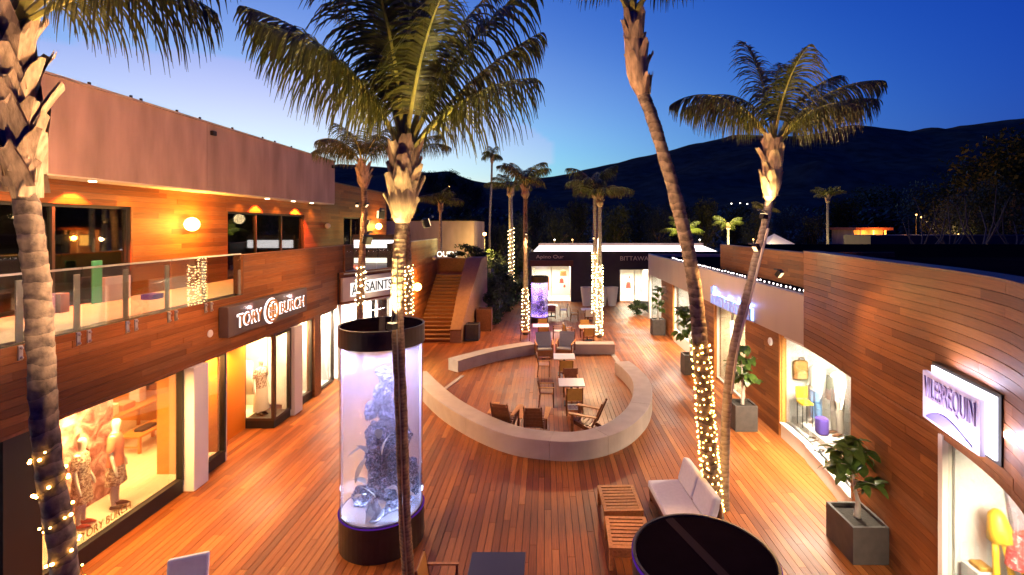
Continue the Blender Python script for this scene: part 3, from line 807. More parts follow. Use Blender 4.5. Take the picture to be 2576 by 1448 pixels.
# planters and bin against the stair wall
def pot_box(name, label, cat, x0, x1, y0, y1, h, mt):
    t = thing(name, label, cat, ((x0+x1)/2,(y0+y1)/2,0))
    w = .05
    b = MB().box(x0,x1,y0,y0+w,0,h).box(x0,x1,y1-w,y1,0,h).box(x0,x0+w,y0+w,y1-w,0,h).box(x1-w,x1,y0+w,y1-w,0,h)
    b.build('pot', mt, t)
    MB().box(x0+w,x1-w,y0+w,y1-w,.02,h-.06).build('soil', M['soil'], t)
    return t
pot_box('planter', 'tall brown timber planter against the outside of the stair wall', 'planter', -3.95,-3.1,28.4,29.1,1.25,M['brown_wood'])
pot_box('planter', 'dark square planter at the foot of the stair wall', 'planter', -4.2,-3.5,26.0,26.7,.85,M['planter'])

# ------------------------------------------------------------------ right row: grey metal fascia shop
XR = 6.72
rb = thing('shop_building', 'single-storey shop with a pale metal fascia band over timber walls and white windows', 'building', (7.5, 22, 0))
pe = [12.82, 16.2, 19.5, 22.8, 26.1, 29.3, 32.2]
for a, b in zip(pe, pe[1:]):
    MB().box(XR-.06,XR+.05,a+.004,b-.004,2.93,4.2).build('fascia_panel', M['metal_panel'], rb, bevel=.006)
MB().box(XR-.05,XR+.1,12.82,32.2,4.202,4.225).build('fascia_edge', M['metal_panel'], rb)
MB().box(XR+.06,12,12.85,32.4,3.93,4.02).build('roof', M['roof_dark'], rb)
MB().box(XR+.0,12,32.21,32.35,-.0,4.2).build('end_wall', M['metal_panel'], rb)
segs = [(26.15,28.7),(19.75,22.3),(14.25,16.65)]
w = MB()
for a, b in segs: w.box(XR+.002,XR+.2,a,b,0,2.93)
w.build('wall', M['dark_wall'], rb)
for a, b in segs: clad(rb, [(XR,b),(XR,a)], 0, 2.92, -1)
MB().box(XR+.0,XR+.25,22.3,26.15,0,.6).build('window_plinth', M['cream'], rb)
for a, b in ((26.06,26.149),(19.66,19.749),(14.16,14.249)): MB().box(XR-.03,XR+.1,a,b,.0,2.92).build('door_jamb', M['teak'], rb)
frame_x(rb, XR+.1, 28.72, 32.2, .05, 2.92, w=.06, m='white')
frame_x(rb, XR+.1, 22.32, 26.05, .6, 2.92, w=.05, m='white')
frame_x(rb, XR+.1, 16.67, 19.64, .03, 2.92, w=.05, m='white', n=1)
room(rb, XR+.22, 8.3, 28.72, 32.2, .04, 2.9, M['white'], M['white'], open_side='x0')
room(rb, XR+.26, 7.6, 22.32, 26.05, .6, 2.9, M['white'], M['white'], open_side='x0')
room(rb, XR+.22, 9.4, 16.67, 19.64, .03, 2.9, M['cream'], M['pale_floor'], open_side='x0')
shop_light(rb, 7.2, 30.4, 2.85, .6, 2.4, 420, WHITE, aim=(8.0,30.4,0))
shop_light(rb, 7.2, 24.2, 2.85, .5, 2.8, 420, WHITE, aim=(7.5,24.2,.4))
shop_light(rb, 7.6, 18.1, 2.85, .8, 2.2, 330, (1.0,.74,.46), aim=(8.6,18.1,.4))
# upper timber wall set back on the roof
MB().box(8.302,8.5,12.9,23.5,4.02,5.12).build('upper_wall', M['dark_wall'], rb)
clad(rb, [(8.3,23.5),(8.3,12.9)], 4.02, 5.12, -1, lens=(2.6,3.4))
MB().box(8.27,8.56,12.9,23.52,5.122,5.15).build('coping', M['brown_wood'], rb)
# row of little bulbs along the fascia edge
sl = thing('string_lights', 'row of small white bulbs along the top edge of the metal fascia', 'lights', (XR+.15, 20, 4.24), group='roof edge lights')
BULBC = MB().ball((0,0,0), .026, 6, 4).mesh('roof_bulb', M['bulb_cool'])
MB().tube([(XR+.16,y,4.24) for y in (13,18,23,32)], .008, 4).build('wire', M['wire'], sl)
y = 13.0
while y < 27:
    inst('bulb', BULBC, sl, (.01, y-20, .035+rnd.uniform(-.01,.02))); y += rnd.uniform(.2,.34)
# white disc lamp on the timber wall
d = thing('wall_disc', 'white oval disc on the timber wall below the metal fascia', 'disc', (XR-.03, 14.75, 2.58))
MB().lathe([(.12,0),(.12,.03),(.09,.05)], n=20).build('cover', M['white'], d, local=True).rotation_euler = (0, R(-90), 0)
# posters and shelves behind the glass
po = mat('poster_print', (.62,.66,.72), .5, var=.55, scale=1.6)
tag(MB().box(7.5,7.56,22.9,25.6,.7,2.75).build('window_poster', po), 'large pale poster of a face behind the glass beside a planter', 'poster')
sh = thing('wall_shelf', 'white shelf unit with folded goods inside the open doorway', 'shelf', (9.2, 18.1, 0))
for z in (.5,1.0,1.5,2.0): MB().box(8.95,9.35,17.0,19.3,z,z+.04).build('shelf', M['white'], sh)
for k in range(14):
    z = rnd.choice((.54,1.04,1.54)); yy = rnd.uniform(17.1,19.0)
    MB().box(9.0,9.25,yy,yy+.22,z,z+rnd.uniform(.08,.3)).build('folded_goods', rnd.choice([m_lilac,M['ochre'],M['cloth_grey'],M['cream']]), sh)
# blue glowing channel-letter sign on the fascia
bs = thing('shop_sign', 'blue glowing channel letter sign on the pale metal fascia', 'sign', (XR-.1, 17.7, 3.2))
blue = emit('blue_glow', (.22,.42,1.0), 7.0)
blueface = mat('letter_face', (.55,.62,.80), .35)
MB().box(XR-.105,XR-.075,15.75,19.7,2.93,2.97).build('tray', M['metal_panel'], bs)
y = 19.65
for i, (wd, h) in enumerate(((.28,.62),(.34,.34),(.30,.36),(.34,.36),(.26,.36),(.34,.36),(.30,.36),(.34,.36),(.26,.36),(.34,.36),(.16,.36))):
    MB().box(XR-.085,XR-.078,y-wd-.02,y+.02,2.98,3.0+h+.02).build('letter_glow', blue, bs)
    q = MB().box(XR-.2,XR-.15,y-wd,y-wd*.68,2.98,3.0+h).box(XR-.2,XR-.15,y-wd*.3,y,2.98,3.0+h)
    q.box(XR-.2,XR-.15,y-wd*.68,y-wd*.3,3.0+h-.08,3.0+h) if i % 2 else q.box(XR-.2,XR-.15,y-wd*.68,y-wd*.3,3.0+h*.45,3.0+h*.6)
    q.build('letter', blueface, bs)
    y -= wd + .05
for yy in (16.2,17.1,18.0,19.2): lamp('sign_glow_lamp', 'POINT', (XR-.13, yy, 3.42), 4.5, (.15,.3,1.0), size=.04)

# ------------------------------------------------------------------ near right shop with a curved timber wall
nb = thing('shop_building', 'tall curved timber shop wall in the right foreground with two bright windows', 'building', (7.2, 9, 0))
curve = [(6.68,12.8),(6.52,11.5),(6.30,10.2),(6.10,8.7),(5.93,7.36),(5.62,6.2),(5.25,5.4),(4.75,4.6),(4.1,3.8)]
def rounded(pts, n=4):
    out = []
    for i in range(len(pts)-1):
        a, b, c, d = pts[max(i-1,0)], pts[i], pts[i+1], pts[min(i+2,len(pts)-1)]
        for k in range(n):
            t = k/n
            out.append(tuple(.5*((2*b[j])+(c[j]-a[j])*t+(2*a[j]-5*b[j]+4*c[j]-d[j])*t*t+(3*b[j]-a[j]-3*c[j]+d[j])*t**3) for j in (0,1)))
    return out + [pts[-1]]
curve = rounded(curve)
ZP = 5.33
def cpt(y):
    for (xa,ya),(xb,yb) in zip(curve, curve[1:]):
        if yb <= y <= ya: return xa + (xb-xa)*(y-ya)/(yb-ya)
def csub(y0, y1):                                     # from far y0 down to near y1
    return [(cpt(y0),y0)] + [p for p in curve if y1+.03 < p[1] < y0-.03] + [(cpt(y1),y1)]
def cwall(y0, y1, z0, z1, o0=.005, o1=.2):
    pts = csub(y0, y1)
    poly = [(x+o0,y) for x,y in pts] + [(x+o1,y) for x,y in pts[::-1]]
    return MB().prism(poly, z0, z1)
zones = [((12.8,3.8),2.95,ZP), ((10.15,7.45),0,2.95)]
for (a, b), z0, z1 in zones:
    cwall(a, b, z0, z1).build('wall', M['dark_wall'], nb)
    clad(nb, csub(a,b), z0, z1, -1)
cwall(14.14 if False else 12.8, 3.8, ZP+.002, ZP+.04, -.05, .35).build('coping', M['brown_wood'], nb)
MB().box(4.2,14,3.70,3.79,0,5.3).build('end_wall', M['brown_wood'], nb)
MB().box(6.69,9.0,12.8,12.86,2.95,ZP).build('end_wall', M['brown_wood'], nb)
MB().add([(x+.3,y,5.2) for x,y in curve]+[(14,3.8,5.2),(14,12.8,5.2)],[tuple(range(len(curve)+2))]).build('roof', M['roof_dark'], nb)
cwall(12.8, 3.8, 2.9, 2.948, -.03, .4).build('soffit_board', M['brown_wood'], nb)
# display window running past the corner (14.1 -> 10.2)
def wx(y): return XR if y > 12.8 else cpt(y)
wpts = [(XR,14.14),(XR-.02,12.8)] + csub(12.79,10.2)[1:]
def wstrip(o0, o1, z0, z1, pts=wpts): return MB().prism([(x+o0,y) for x,y in pts]+[(x+o1,y) for x,y in pts[::-1]], z0, z1)
wstrip(-.02,.14,0,.40).build('window_plinth', M['cream'], nb)
wstrip(-.06,.16,.402,.44).build('window_sill', M['white'], nb)
o = wstrip(.06,.12,2.84,2.9).build('window_frame', M['white'], nb)
wstrip(.085,.092,.44,2.84).build('pane', M['glass'], o)
MB().box(XR-.0,XR+.12,14.1,14.16,.44,2.9).build('window_jamb', M['teak'], nb)
MB().box(6.27,6.42,10.13,10.2,.44,2.9).build('window_jamb', M['brown_wood'], nb)
MB().prism([(XR+.1,14.14),(XR+.08,12.8),(6.42,10.2),(8.8,10.2),(8.8,14.14)], .38, .44).build('interior_floor', M['white'], nb)
MB().prism([(XR+.1,14.14),(XR+.08,12.8),(6.42,10.2),(8.8,10.2),(8.8,14.14)], 2.84, 2.9).build('interior_ceiling', M['white'], nb)
MB().box(8.8,8.85,10.2,14.14,.44,2.84).box(6.5,8.8,10.15,10.199,.44,2.84).box(XR+.13,8.8,14.141,14.19,.44,2.84).build('interior_wall', M['white'], nb)
MB().box(7.0,8.1,12.4,14.13,.441,.60).build('display_step', M['white'], nb)
shop_light(nb, 7.2, 12.4, 2.82, .5, 2.8, 780, WHITE, aim=(7.7,12.6,.6))
# nearest window
npts = csub(7.36,3.8)
o = wstrip(-.03,.08,2.84,2.9,npts).build('window_frame', M['brown_wood'], nb)
wstrip(.03,.037,.15,2.84,npts).build('pane', M['glass'], o)
wstrip(-.02,.14,0,.15,npts).build('window_plinth', M['cream'], nb)
MB().box(5.88,6.02,7.36,7.445,.0,2.9).build('window_jamb', M['cream'], nb)
poly = [(x+.12,y) for x,y in npts]+[(8.2,3.8),(8.2,7.44)]
MB().prism(poly, .10, .15).build('interior_floor', M['white'], nb)
MB().prism(poly, 2.84, 2.89).build('interior_ceiling', M['white'], nb)
MB().box(7.5,7.55,3.8,7.44,.15,2.84).box(6.1,7.3,7.40,7.44,.15,2.84).build('interior_wall', M['white'], nb)
shop_light(nb, 6.3, 5.6, 2.82, .5, 2.6, 520, WHITE, aim=(7.2,5.6,.6))
# box sign above the nearest window
vs = thing('shop_sign', 'white glowing box sign with tall capital letters on the curved timber wall', 'sign', (5.7, 6.8, 3.55))
va, vb = Vector((5.84,7.45,0)), Vector((5.52,6.00,0))
vd = (vb-va).normalized(); vn = Vector((vd.y,-vd.x,0)); vn = vn if vn.x < 0 else -vn
Lv = (vb-va).length
def von(s, o, z): p = va + vd*s + vn*o; return Vector((p.x,p.y,z))
def vbox(s0,s1,o0,o1,z0,z1):
    m = Matrix.Translation(von((s0+s1)/2,(o0+o1)/2,(z0+z1)/2)) @ Matrix.Rotation(math.atan2(vd.y,vd.x),4,'Z')
    return MB().xbox(m, s1-s0, abs(o1-o0), z1-z0)
vbox(-.02,Lv+.03,-.06,.03,3.10,3.97).build('back_plate', M['black'], vs)
vbox(.03,Lv-.03,.031,.06,3.15,3.92).build('light_box', emit('sign_white',(.86,.84,1.0),5.5), vs)
vbox(.0,Lv-.14,.10,.16,3.14,3.84).build('sign_face', mat('sign_lavender',(.72,.66,.86),.4), vs)
text('lettering', 'VILEBREQUIN', vs, mat('letter_mauve',(.36,.28,.47),.5), von(.06,.165,3.42), vd, (0,0,1), .36, Lv-.28, .012)
# crescent boat-shaped device under the letters
cr = []
for k in range(13):
    t = k/12; cr.append((.12+(Lv-.4)*t, 3.18+.20*math.sin(math.pi*t)*(1-.5*t)+.02))
q = MB(); vsx = []
for s, z in cr: vsx += [von(s,.162,3.18), von(s,.162,z), von(s,.175,z), von(s,.175,3.18)]
fs = []
for k in range(12):
    for j in range(4): fs.append((4*k+j,4*k+(j+1)%4,4*k+4+(j+1)%4,4*k+4+j))
q.add(vsx, fs).build('emblem', mat('emblem_indigo',(.16,.14,.45),.4), vs)
lamp('sign_glow_lamp', 'AREA', von(Lv/2,.06,3.98), 9, (.75,.72,1.0), size=1.0, size_y=.06, aim=von(Lv/2,-.05,5))
lamp('sign_glow_lamp', 'AREA', von(Lv+.05,.06,3.5), 7, (.75,.68,1.0), size=.6, size_y=.06, aim=von(Lv+1,-.2,3.5))
lamp('sign_face_lamp', 'AREA', von(Lv/2,.5,3.05), 8, (.85,.8,1.0), size=1.0, size_y=.1, aim=von(Lv/2,.1,3.6))
# dark flat roofs beyond the right row
db = thing('plain_building', 'dark flat-roofed building behind the right-hand timber walls', 'building', (16, 26, 0))
MB().box(13.6,34,16,36,0,4.55).build('wall', M['dark_wall'], db)
MB().box(13.5,34.2,15.9,36.2,4.552,4.7).build('roof_slab', M['slab_black'], db)

# ------------------------------------------------------------------ black shop at the end of the deck
kb = thing('shop_building', 'black single-storey shop facing the deck with a long white skylight roof', 'building', (6, 39.5, 0))
w = MB().box(-1.3,-1.12,39.5,39.7,0,3.9).box(2.05,5.9,39.5,39.7,0,3.9).box(8.25,14,39.5,39.7,0,3.9)
w.box(-1.12,2.05,39.5,39.7,2.85,3.9).box(5.9,8.25,39.5,39.7,2.55,3.9).box(-1.3,-1.2,39.71,46,0,3.9)
w.build('wall', M['dark_wall'], kb)
MB().box(-1.2,2.2,39.3,39.495,2.84,3.3).build('canopy', M['brown_wood'], kb)
MB().add([(-1.05,39.6,3.92),(13.9,39.6,3.92),(13.9,44,4.31),(-.55,44,4.31)],[(0,1,2,3)]).add([(-1.05,39.6,3.90),(13.9,39.6,3.90),(13.9,44,4.29),(-.55,44,4.29)],[(3,2,1,0)]).build('skylight', M['lightbox'], kb)
MB().box(-1.2,14,39.48,39.59,3.902,4.0).build('coping', M['bronze'], kb)
MB().box(-.6,14,44.01,44.3,4.0,4.5).build('ridge_wall', M['stucco'], kb)
for a, b, zt in ((-1.12,2.05,2.84),(5.9,8.25,2.54)):
    f = MB().box(a,a+.06,39.52,39.6,.02,zt).box(b-.06,b,39.52,39.6,.02,zt).box((a+b)/2-.03,(a+b)/2+.03,39.52,39.6,.02,zt).build('window_frame', M['cream'], kb)
    MB().box(a+.06,b-.06,39.55,39.56,.02,zt).build('pane', M['glass'], f)
    MB().box(a,b,39.7,43,.0,.05).build('interior_floor', M['white'], kb)
    MB().box(a,b,43,43.1,.05,zt+.1).box(a-.05,a,39.7,43,.05,zt+.1).box(b,b+.05,39.7,43,.05,zt+.1).build('interior_wall', M['white'], kb)
    MB().box(a,b,39.7,43,zt+.1,zt+.15).build('interior_ceiling', M['white'], kb)
    shop_light(kb, (a+b)/2, 41.0, zt+.06, b-a-.4, 1.5, 360, (1.0,.82,.58), aim=((a+b)/2, 40.2, 0))
gold_letter = mat('sign_gold', (.85,.70,.45), .45, metal=.2)
text('lettering', 'Apino Our', kb, gold_letter, (-.75,39.47,3.36), (1,0,0), (0,0,1), .36, 2.2, .02)
text('lettering', 'BITTAWA', kb, gold_letter, (5.95,39.47,3.28), (1,0,0), (0,0,1), .34, 2.25, .02)
m_red = mat('red_cloth', (.45,.04,.03), .7)
m_rust = mat('rust_cloth', (.40,.12,.04), .7)
for k, (nm, x, z, w_, h_, mt) in enumerate((('long rust garment hanging in the left window of the black shop',.25,1.2,.16,1.2,m_rust),('small red bag on display in the left window of the black shop',1.35,1.45,.4,.4,m_red),('dark brown garments on a rail in the left window of the black shop',1.5,2.1,.6,.5,M['brown_wood']),('pair of red shoes on display low in the left window',1.6,1.0,.2,.24,m_red),('red folded dress in the right window of the black shop',6.95,1.1,.45,.55,m_red),('small red purse high in the right window of the black shop',7.05,1.75,.14,.18,m_red))):
    g_ = MB().tube([(x,41.6,z-h_/2),(x,41.6,z-h_*.2),(x,41.6,z+h_*.3),(x,41.6,z+h_/2)], [w_/2,w_*.45,w_*.4,w_*.18], 8, sq=.5).build('garment', mt)
    tag(g_, nm, 'garment')
for i, x in enumerate((3.12,4.28,5.05)):
    lab = ('white tapered planter pot left of the twin palm trunks','white tapered planter pot half hidden right of the twin palm trunks','white tapered planter pot nearest the right window of the black shop')[i]
    t = thing('tapered_planter', lab, 'planter', (x, 37.6, 0), 0, 'tapered pots before the black shop')
    MB().lathe([(.30,0),(.46,1.36),(.48,1.4),(.42,1.4),(.40,1.3)], n=20, cap=False).build('pot', M['cream'], t, smooth=False, local=True)
    MB().lathe([(.40,1.28),(.01,1.3)], n=16, cap=False).build('soil', M['soil'], t, local=True)

# ------------------------------------------------------------------ curved concrete bench walls round the sitting circle
def smooth(pts, n=8):
    out = []
    p = [Vector((a,b,0)) for a,b in pts]
    for i in range(len(p)-1):
        a, b, c, d = p[max(i-1,0)], p[i], p[i+1], p[min(i+2,len(p)-1)]
        for k in range(n):
            t = k/n
            out.append(.5*((2*b)+(c-a)*t+(2*a-5*b+4*c-d)*t*t+(3*b-a-3*c+d)*t**3))
    out.append(p[-1]); return out
def sweep(path, w_in, h, i0, i1, round_end=False):
    vs, fs = [], []
    n = len(path)
    for i in range(i0, i1+1):
        d = (path[min(i+1,n-1)]-path[max(i-1,0)]).normalized()
        nr = Vector((-d.y,d.x,0)); a = path[i] + d*(.005 if i == i0 and i0 > 0 else -.005 if i == i1 and i1 < n-1 else 0); b = a + nr*w_in
        vs += [(a.x,a.y,0),(b.x,b.y,0),(b.x,b.y,h-.012),(b.x-nr.x*.012,b.y-nr.y*.012,h),(a.x+nr.x*.012,a.y+nr.y*.012,h),(a.x,a.y,h-.012)]
    m = i1-i0
    for i in range(m):
        for k in range(6): fs.append((6*i+k,6*i+(k+1)%6,6*i+6+(k+1)%6,6*i+6+k))
    fs += [(5,4,3,2,1,0), tuple(6*m+k for k in range(6))]
    return MB().add(vs, fs)
fw = thing('curved_bench_wall', 'long curved concrete bench wall round the near side of the sitting circle', 'wall', (0, 12.7, 0))
outer = smooth([(-5.05,18.6),(-4.3,17.2),(-3.24,15.46),(-2.04,14.0),(-.965,13.1),(0,12.76),(.79,12.7),(1.65,13.04),(2.4,13.76),(3.1,15.0),(3.55,16.5),(3.72,17.9),(3.62,19.3),(3.42,20.3)])
N_ = len(outer)-1
cuts = [0, 22, 41, 56, 74, 90, N_]
for a, b in zip(cuts, cuts[1:]):
    pth = outer
    sweep(pth, .62, .5, a, b).build('wall_segment', M['concrete'], fw)
bw = thing('curved_bench_wall', 'curved concrete bench wall at the far left of the sitting circle', 'wall', (-2, 22, 0))
inner = smooth([(-.42,23.3),(-1.3,22.75),(-2.15,22.06),(-2.9,21.25),(-3.59,20.4)])
inner = [Vector((p.x,p.y,0)) for p in inner]
m_ = len(inner)//2
for a, b in ((0,m_),(m_,len(inner)-1)): sweep(inner, -.6, .48, a, b).build('wall_segment', M['concrete'], bw)
tw = thing('bench_wall', 'straight concrete bench wall at the far right of the sitting circle', 'wall', (2.3, 23.5, 0))
MB().box(1.3,3.25,23.25,23.85,0,.48).build('wall_segment', M['concrete'], tw, bevel=.015)
o = MB().add([(-3.95,17.5,.0),(-3.4,19.9,0),(-3.25,19.9,.0),(-3.8,17.5,.0),(-3.95,17.5,.03),(-3.4,19.9,.03),(-3.25,19.9,.03),(-3.8,17.5,.03)], MB.BF).build('threshold', M['concrete']); tag(o, kind='structure')
o = MB().add([(3.2,20.6,.0),(3.05,23.2,0),(3.25,23.2,.0),(3.4,20.6,.0),(3.2,20.6,.03),(3.05,23.2,.03),(3.25,23.2,.03),(3.4,20.6,.03)], MB.BF).build('threshold', M['concrete']); tag(o, kind='structure')

# ------------------------------------------------------------------ aquariums
def leaf_mesh(name, mt, L=.3, W=.12, bend=.25, n=5):
    vs, fs = [], []
    for i in range(n+1):
        t = i/n
        w = W*math.sin(math.pi*min(1, .06+t*.94))**.7*(1 if t < .97 else .15)/2
        z = -bend*L*t*t
        for j, s in enumerate((-1,0,1)): vs.append((L*t, s*w, z + (0 if s == 0 else .22*w)))
    for i in range(n):
        for j in (0,1): a = 3*i+j; fs.append((a,a+1,a+4,a+3))
    return MB().add(vs, fs).mesh(name, mt, True)
def rock_mesh(name, mt, seed, r=1.0, amp=.35):
    import bmesh
    bm = bmesh.new(); bmesh.ops.create_icosphere(bm, subdivisions=3, radius=r)
    for v in bm.verts:
        k = noise.fractal(v.co*1.6+Vector((seed,0,0)), .8, 2.2, 5); v.co *= 1+amp*k
    me = bpy.data.meshes.new(name); bm.to_mesh(me); bm.free(); me.materials.append(mt); return me
def water_mat(name, colr, fac):
    m = bpy.data.materials.new(name); m.use_nodes = True
    nt = m.node_tree; nt.nodes.clear()
    t = nt.nodes.new('ShaderNodeBsdfTransparent'); t.inputs[0].default_value = (.92,.92,.97,1)
    tl = nt.nodes.new('ShaderNodeBsdfTranslucent'); tl.inputs[0].default_value = (*colr,1)
    mx = nt.nodes.new('ShaderNodeMixShader'); mx.inputs[0].default_value = fac
    o = nt.nodes.new('ShaderNodeOutputMaterial')
    nt.links.new(t.outputs[0], mx.inputs[1]); nt.links.new(tl.outputs[0], mx.inputs[2]); nt.links.new(mx.outputs[0], o.inputs[0])
    return m
def speckled(name, dark, light, scale=16, lo=.52, hi=.66):
    m, nt, b = new_mat(name)
    g_ = nt.nodes.new('ShaderNodeNewGeometry'); n = nt.nodes.new('ShaderNodeTexNoise'); n.inputs['Scale'].default_value = scale; n.inputs['Detail'].default_value = 9; n.inputs['Roughness'].default_value = .75
    r = nt.nodes.new('ShaderNodeValToRGB'); r.color_ramp.elements[0].position = lo; r.color_ramp.elements[1].position = hi
    r.color_ramp.elements[0].color = (*dark,1); r.color_ramp.elements[1].color = (*light,1)
    nt.links.new(g_.outputs['Position'], n.inputs['Vector']); nt.links.new(n.outputs['Fac'], r.inputs[0]); nt.links.new(r.outputs[0], b.inputs['Base Color'])
    bp = nt.nodes.new('ShaderNodeBump'); bp.inputs['Strength'].default_value = .8; bp.inputs['Distance'].default_value = .03
    nt.links.new(n.outputs['Fac'], bp.inputs['Height']); nt.links.new(bp.outputs[0], b.inputs['Normal']); b.inputs['Roughness'].default_value = .7
    return m
M['tank'] = glass('tank_acrylic', (.97,.96,.99), .05)
M['reef'] = speckled('reef_rock', (.016,.02,.075), (.55,.52,.75), 24, .47, .6)
M['reef_pale'] = speckled('reef_pale', (.20,.18,.26), (.75,.70,.80), 12, .4, .7)
def aquarium(label, loc, r, zb, zt, ztop, col_top, col_bot, e_top, e_bot, dens, seed):
    t = thing('aquarium', label, 'aquarium', loc, 0, 'round aquarium columns on the deck')
    q = random.Random(seed)
    MB().lathe([(r*1.02,0),(r*1.02,zb),(r*.96,zb)], n=48).build('base', M['bronze'], t, local=True, bevel=.008)
    c = MB().lathe([(r*.99,zt),(r*1.04,zt),(r*1.04,ztop),(r*1.0,ztop),(r*.98,ztop-.05)], n=48).build('cap', M['bronze'], t, local=True)
    MB().lathe([(r*.985,ztop-.045),(r*.985,ztop-.012)], n=48).build('lid', M['cap_top'], c, local=True)
    m_ = Matrix.Rotation(R(-72),4,'Z') @ Matrix.Translation((0,0,ztop-.008)); MB().xbox(m_, r*1.9, r*.15, .006).build('lid_reflection', M['lid_reflection'], c, local=True)
    MB().lathe([(r,zb),(r,zt)], n=64, cap=False).build('acrylic_tube', M['tank'], t, smooth=True, local=True)
    def half(a0, a1, rr):
        vs, fs = [], []; n = 40
        for k in range(n+1):
            a = R(a0+(a1-a0)*k/n)
            for z in (zb+.05, zt-.02): vs.append((rr*math.cos(a), rr*math.sin(a), z))
        for k in range(n): fs.append((2*k,2*k+2,2*k+3,2*k+1))
        return MB().add(vs, fs)
    half(-5, 185, r*.955).build('back_diffuser', water_mat('diffuser_sheet', (.80,.80,.95), dens*2.6), t, smooth=True, local=True)  # added translucent liner that diffuses the tank light, standing in for milky water
    half(186, 354, r*.965).build('front_water', water_mat('clear_water', (.75,.78,.95), dens*.7), t, smooth=True, local=True)
    MB().lathe([(r*.95,zb+.005),(r*.95,zb+.03)], n=48).build('sand_bed', M['white'], t, local=True)
    ringm = MB(); n = 64; vs = []; fs = []
    for k in range(n):
        a = 2*math.pi*k/n
        for rr, z in ((r*1.0,zb+.002),(r*1.035,zb+.002),(r*1.035,zb+.016),(r*1.0,zb+.016)): vs.append((rr*math.cos(a),rr*math.sin(a),z))
    for k in range(n):
        for j in range(4): fs.append((4*k+j,4*k+(j+1)%4,4*((k+1)%n)+(j+1)%4,4*((k+1)%n)+j))
    ringm.add(vs, fs).build('light_ring', M['violet_led'], t, local=True)
    h = zt-zb
    rm = [rock_mesh('reef_rock', M['reef'], seed+i, 1, .5) for i in range(3)]
    for i in range(46):                                 # a ragged leaning column of reef rock, thinner towards its top
        f_ = (i/45)**1.15
        rr = r*(.30-.17*f_)*q.uniform(.6,1.25); wd = .30-.16*f_
        inst('reef_rock', rm[i%3], t, (r*(.10+q.gauss(0,wd)*.8), r*q.gauss(0,wd)*.5, zb+.08+h*.78*f_), (q.uniform(0,6),q.uniform(0,6),q.uniform(0,6)), (rr, rr, rr*q.uniform(.8,1.3)))
    for i in range(4):
        a = q.uniform(0,6.28); rr = r*q.uniform(.18,.28)
        inst('reef_rock', rm[i%3], t, (r*.55*math.cos(a), r*.55*math.sin(a), zb+rr*.7), (q.uniform(0,6),0,q.uniform(0,6)), (rr,)*3)
    inst('pale_stone', rock_mesh('pale_stone', M['reef_pale'], seed+9), t, (r*.02,-r*.62,zb+.16), (1,2,3), (r*.27,r*.2,r*.2))
    lm = leaf_mesh('sea_leaf', mat('sea_leaf',(.62,.62,.60),.5,var=.15,scale=10), r*.55, r*.2, .35)
    for i in range(13):
        a = q.uniform(-2.7,-.4); z = zb+h*q.uniform(.06,.5)
        inst('sea_leaf', lm, t, (r*.12+r*.52*math.cos(a), r*.62*math.sin(a), z), (q.uniform(-.8,.8), q.uniform(-1.2,.9), a+q.uniform(-1.0,1.0)))
    L = Vector(loc)
    lamp('tank_lamp', 'AREA', L+Vector((0,0,zt-.03)), e_top, col_top, size=r*1.5, aim=L+Vector((0,.001,zb)))
    lamp('tank_lamp', 'AREA', L+Vector((0,0,zb+.06)), e_bot, col_bot, size=r*1.6, aim=L+Vector((0,.001,zt)))
    return t
aquarium('tall round aquarium column with milky lavender water behind a palm trunk', (-3.14,9.56,0), .765, .62, 3.78, 4.13, (.60,.58,1.0), (.55,.70,1.0), 52, 20, .26, 5)
aquarium('foreground aquarium seen from above with dark lid and violet rim', (1.67,5.23,0), .715, .35, 2.25, 2.55, (.5,.2,1.0), (.4,.15,1.0), 8, 5, .3, 11)
aquarium('small far round aquarium glowing violet beyond the sitting circle', (-.37,31.0,0), .54, .37, 2.53, 2.9, (.50,.22,1.0), (.45,.25,1.0), 60, 30, .25, 17)
ledm = MB(); vs=[]; fs=[]; n=72
for k in range(n):
    a=2*math.pi*k/n
    for rr,z in ((.746,2.50),(.752,2.50),(.752,2.535),(.746,2.535)): vs.append((1.67+rr*math.cos(a),5.23+rr*math.sin(a),z))
for k in range(n):
    for j in range(4): fs.append((4*k+j,4*k+(j+1)%4,4*((k+1)%n)+(j+1)%4,4*((k+1)%n)+j))
near_tank = [o for o in bpy.data.objects if o.get('category') == 'aquarium'][1]
ledm.add(vs,fs).build('rim_light', M['violet_led'], near_tank)

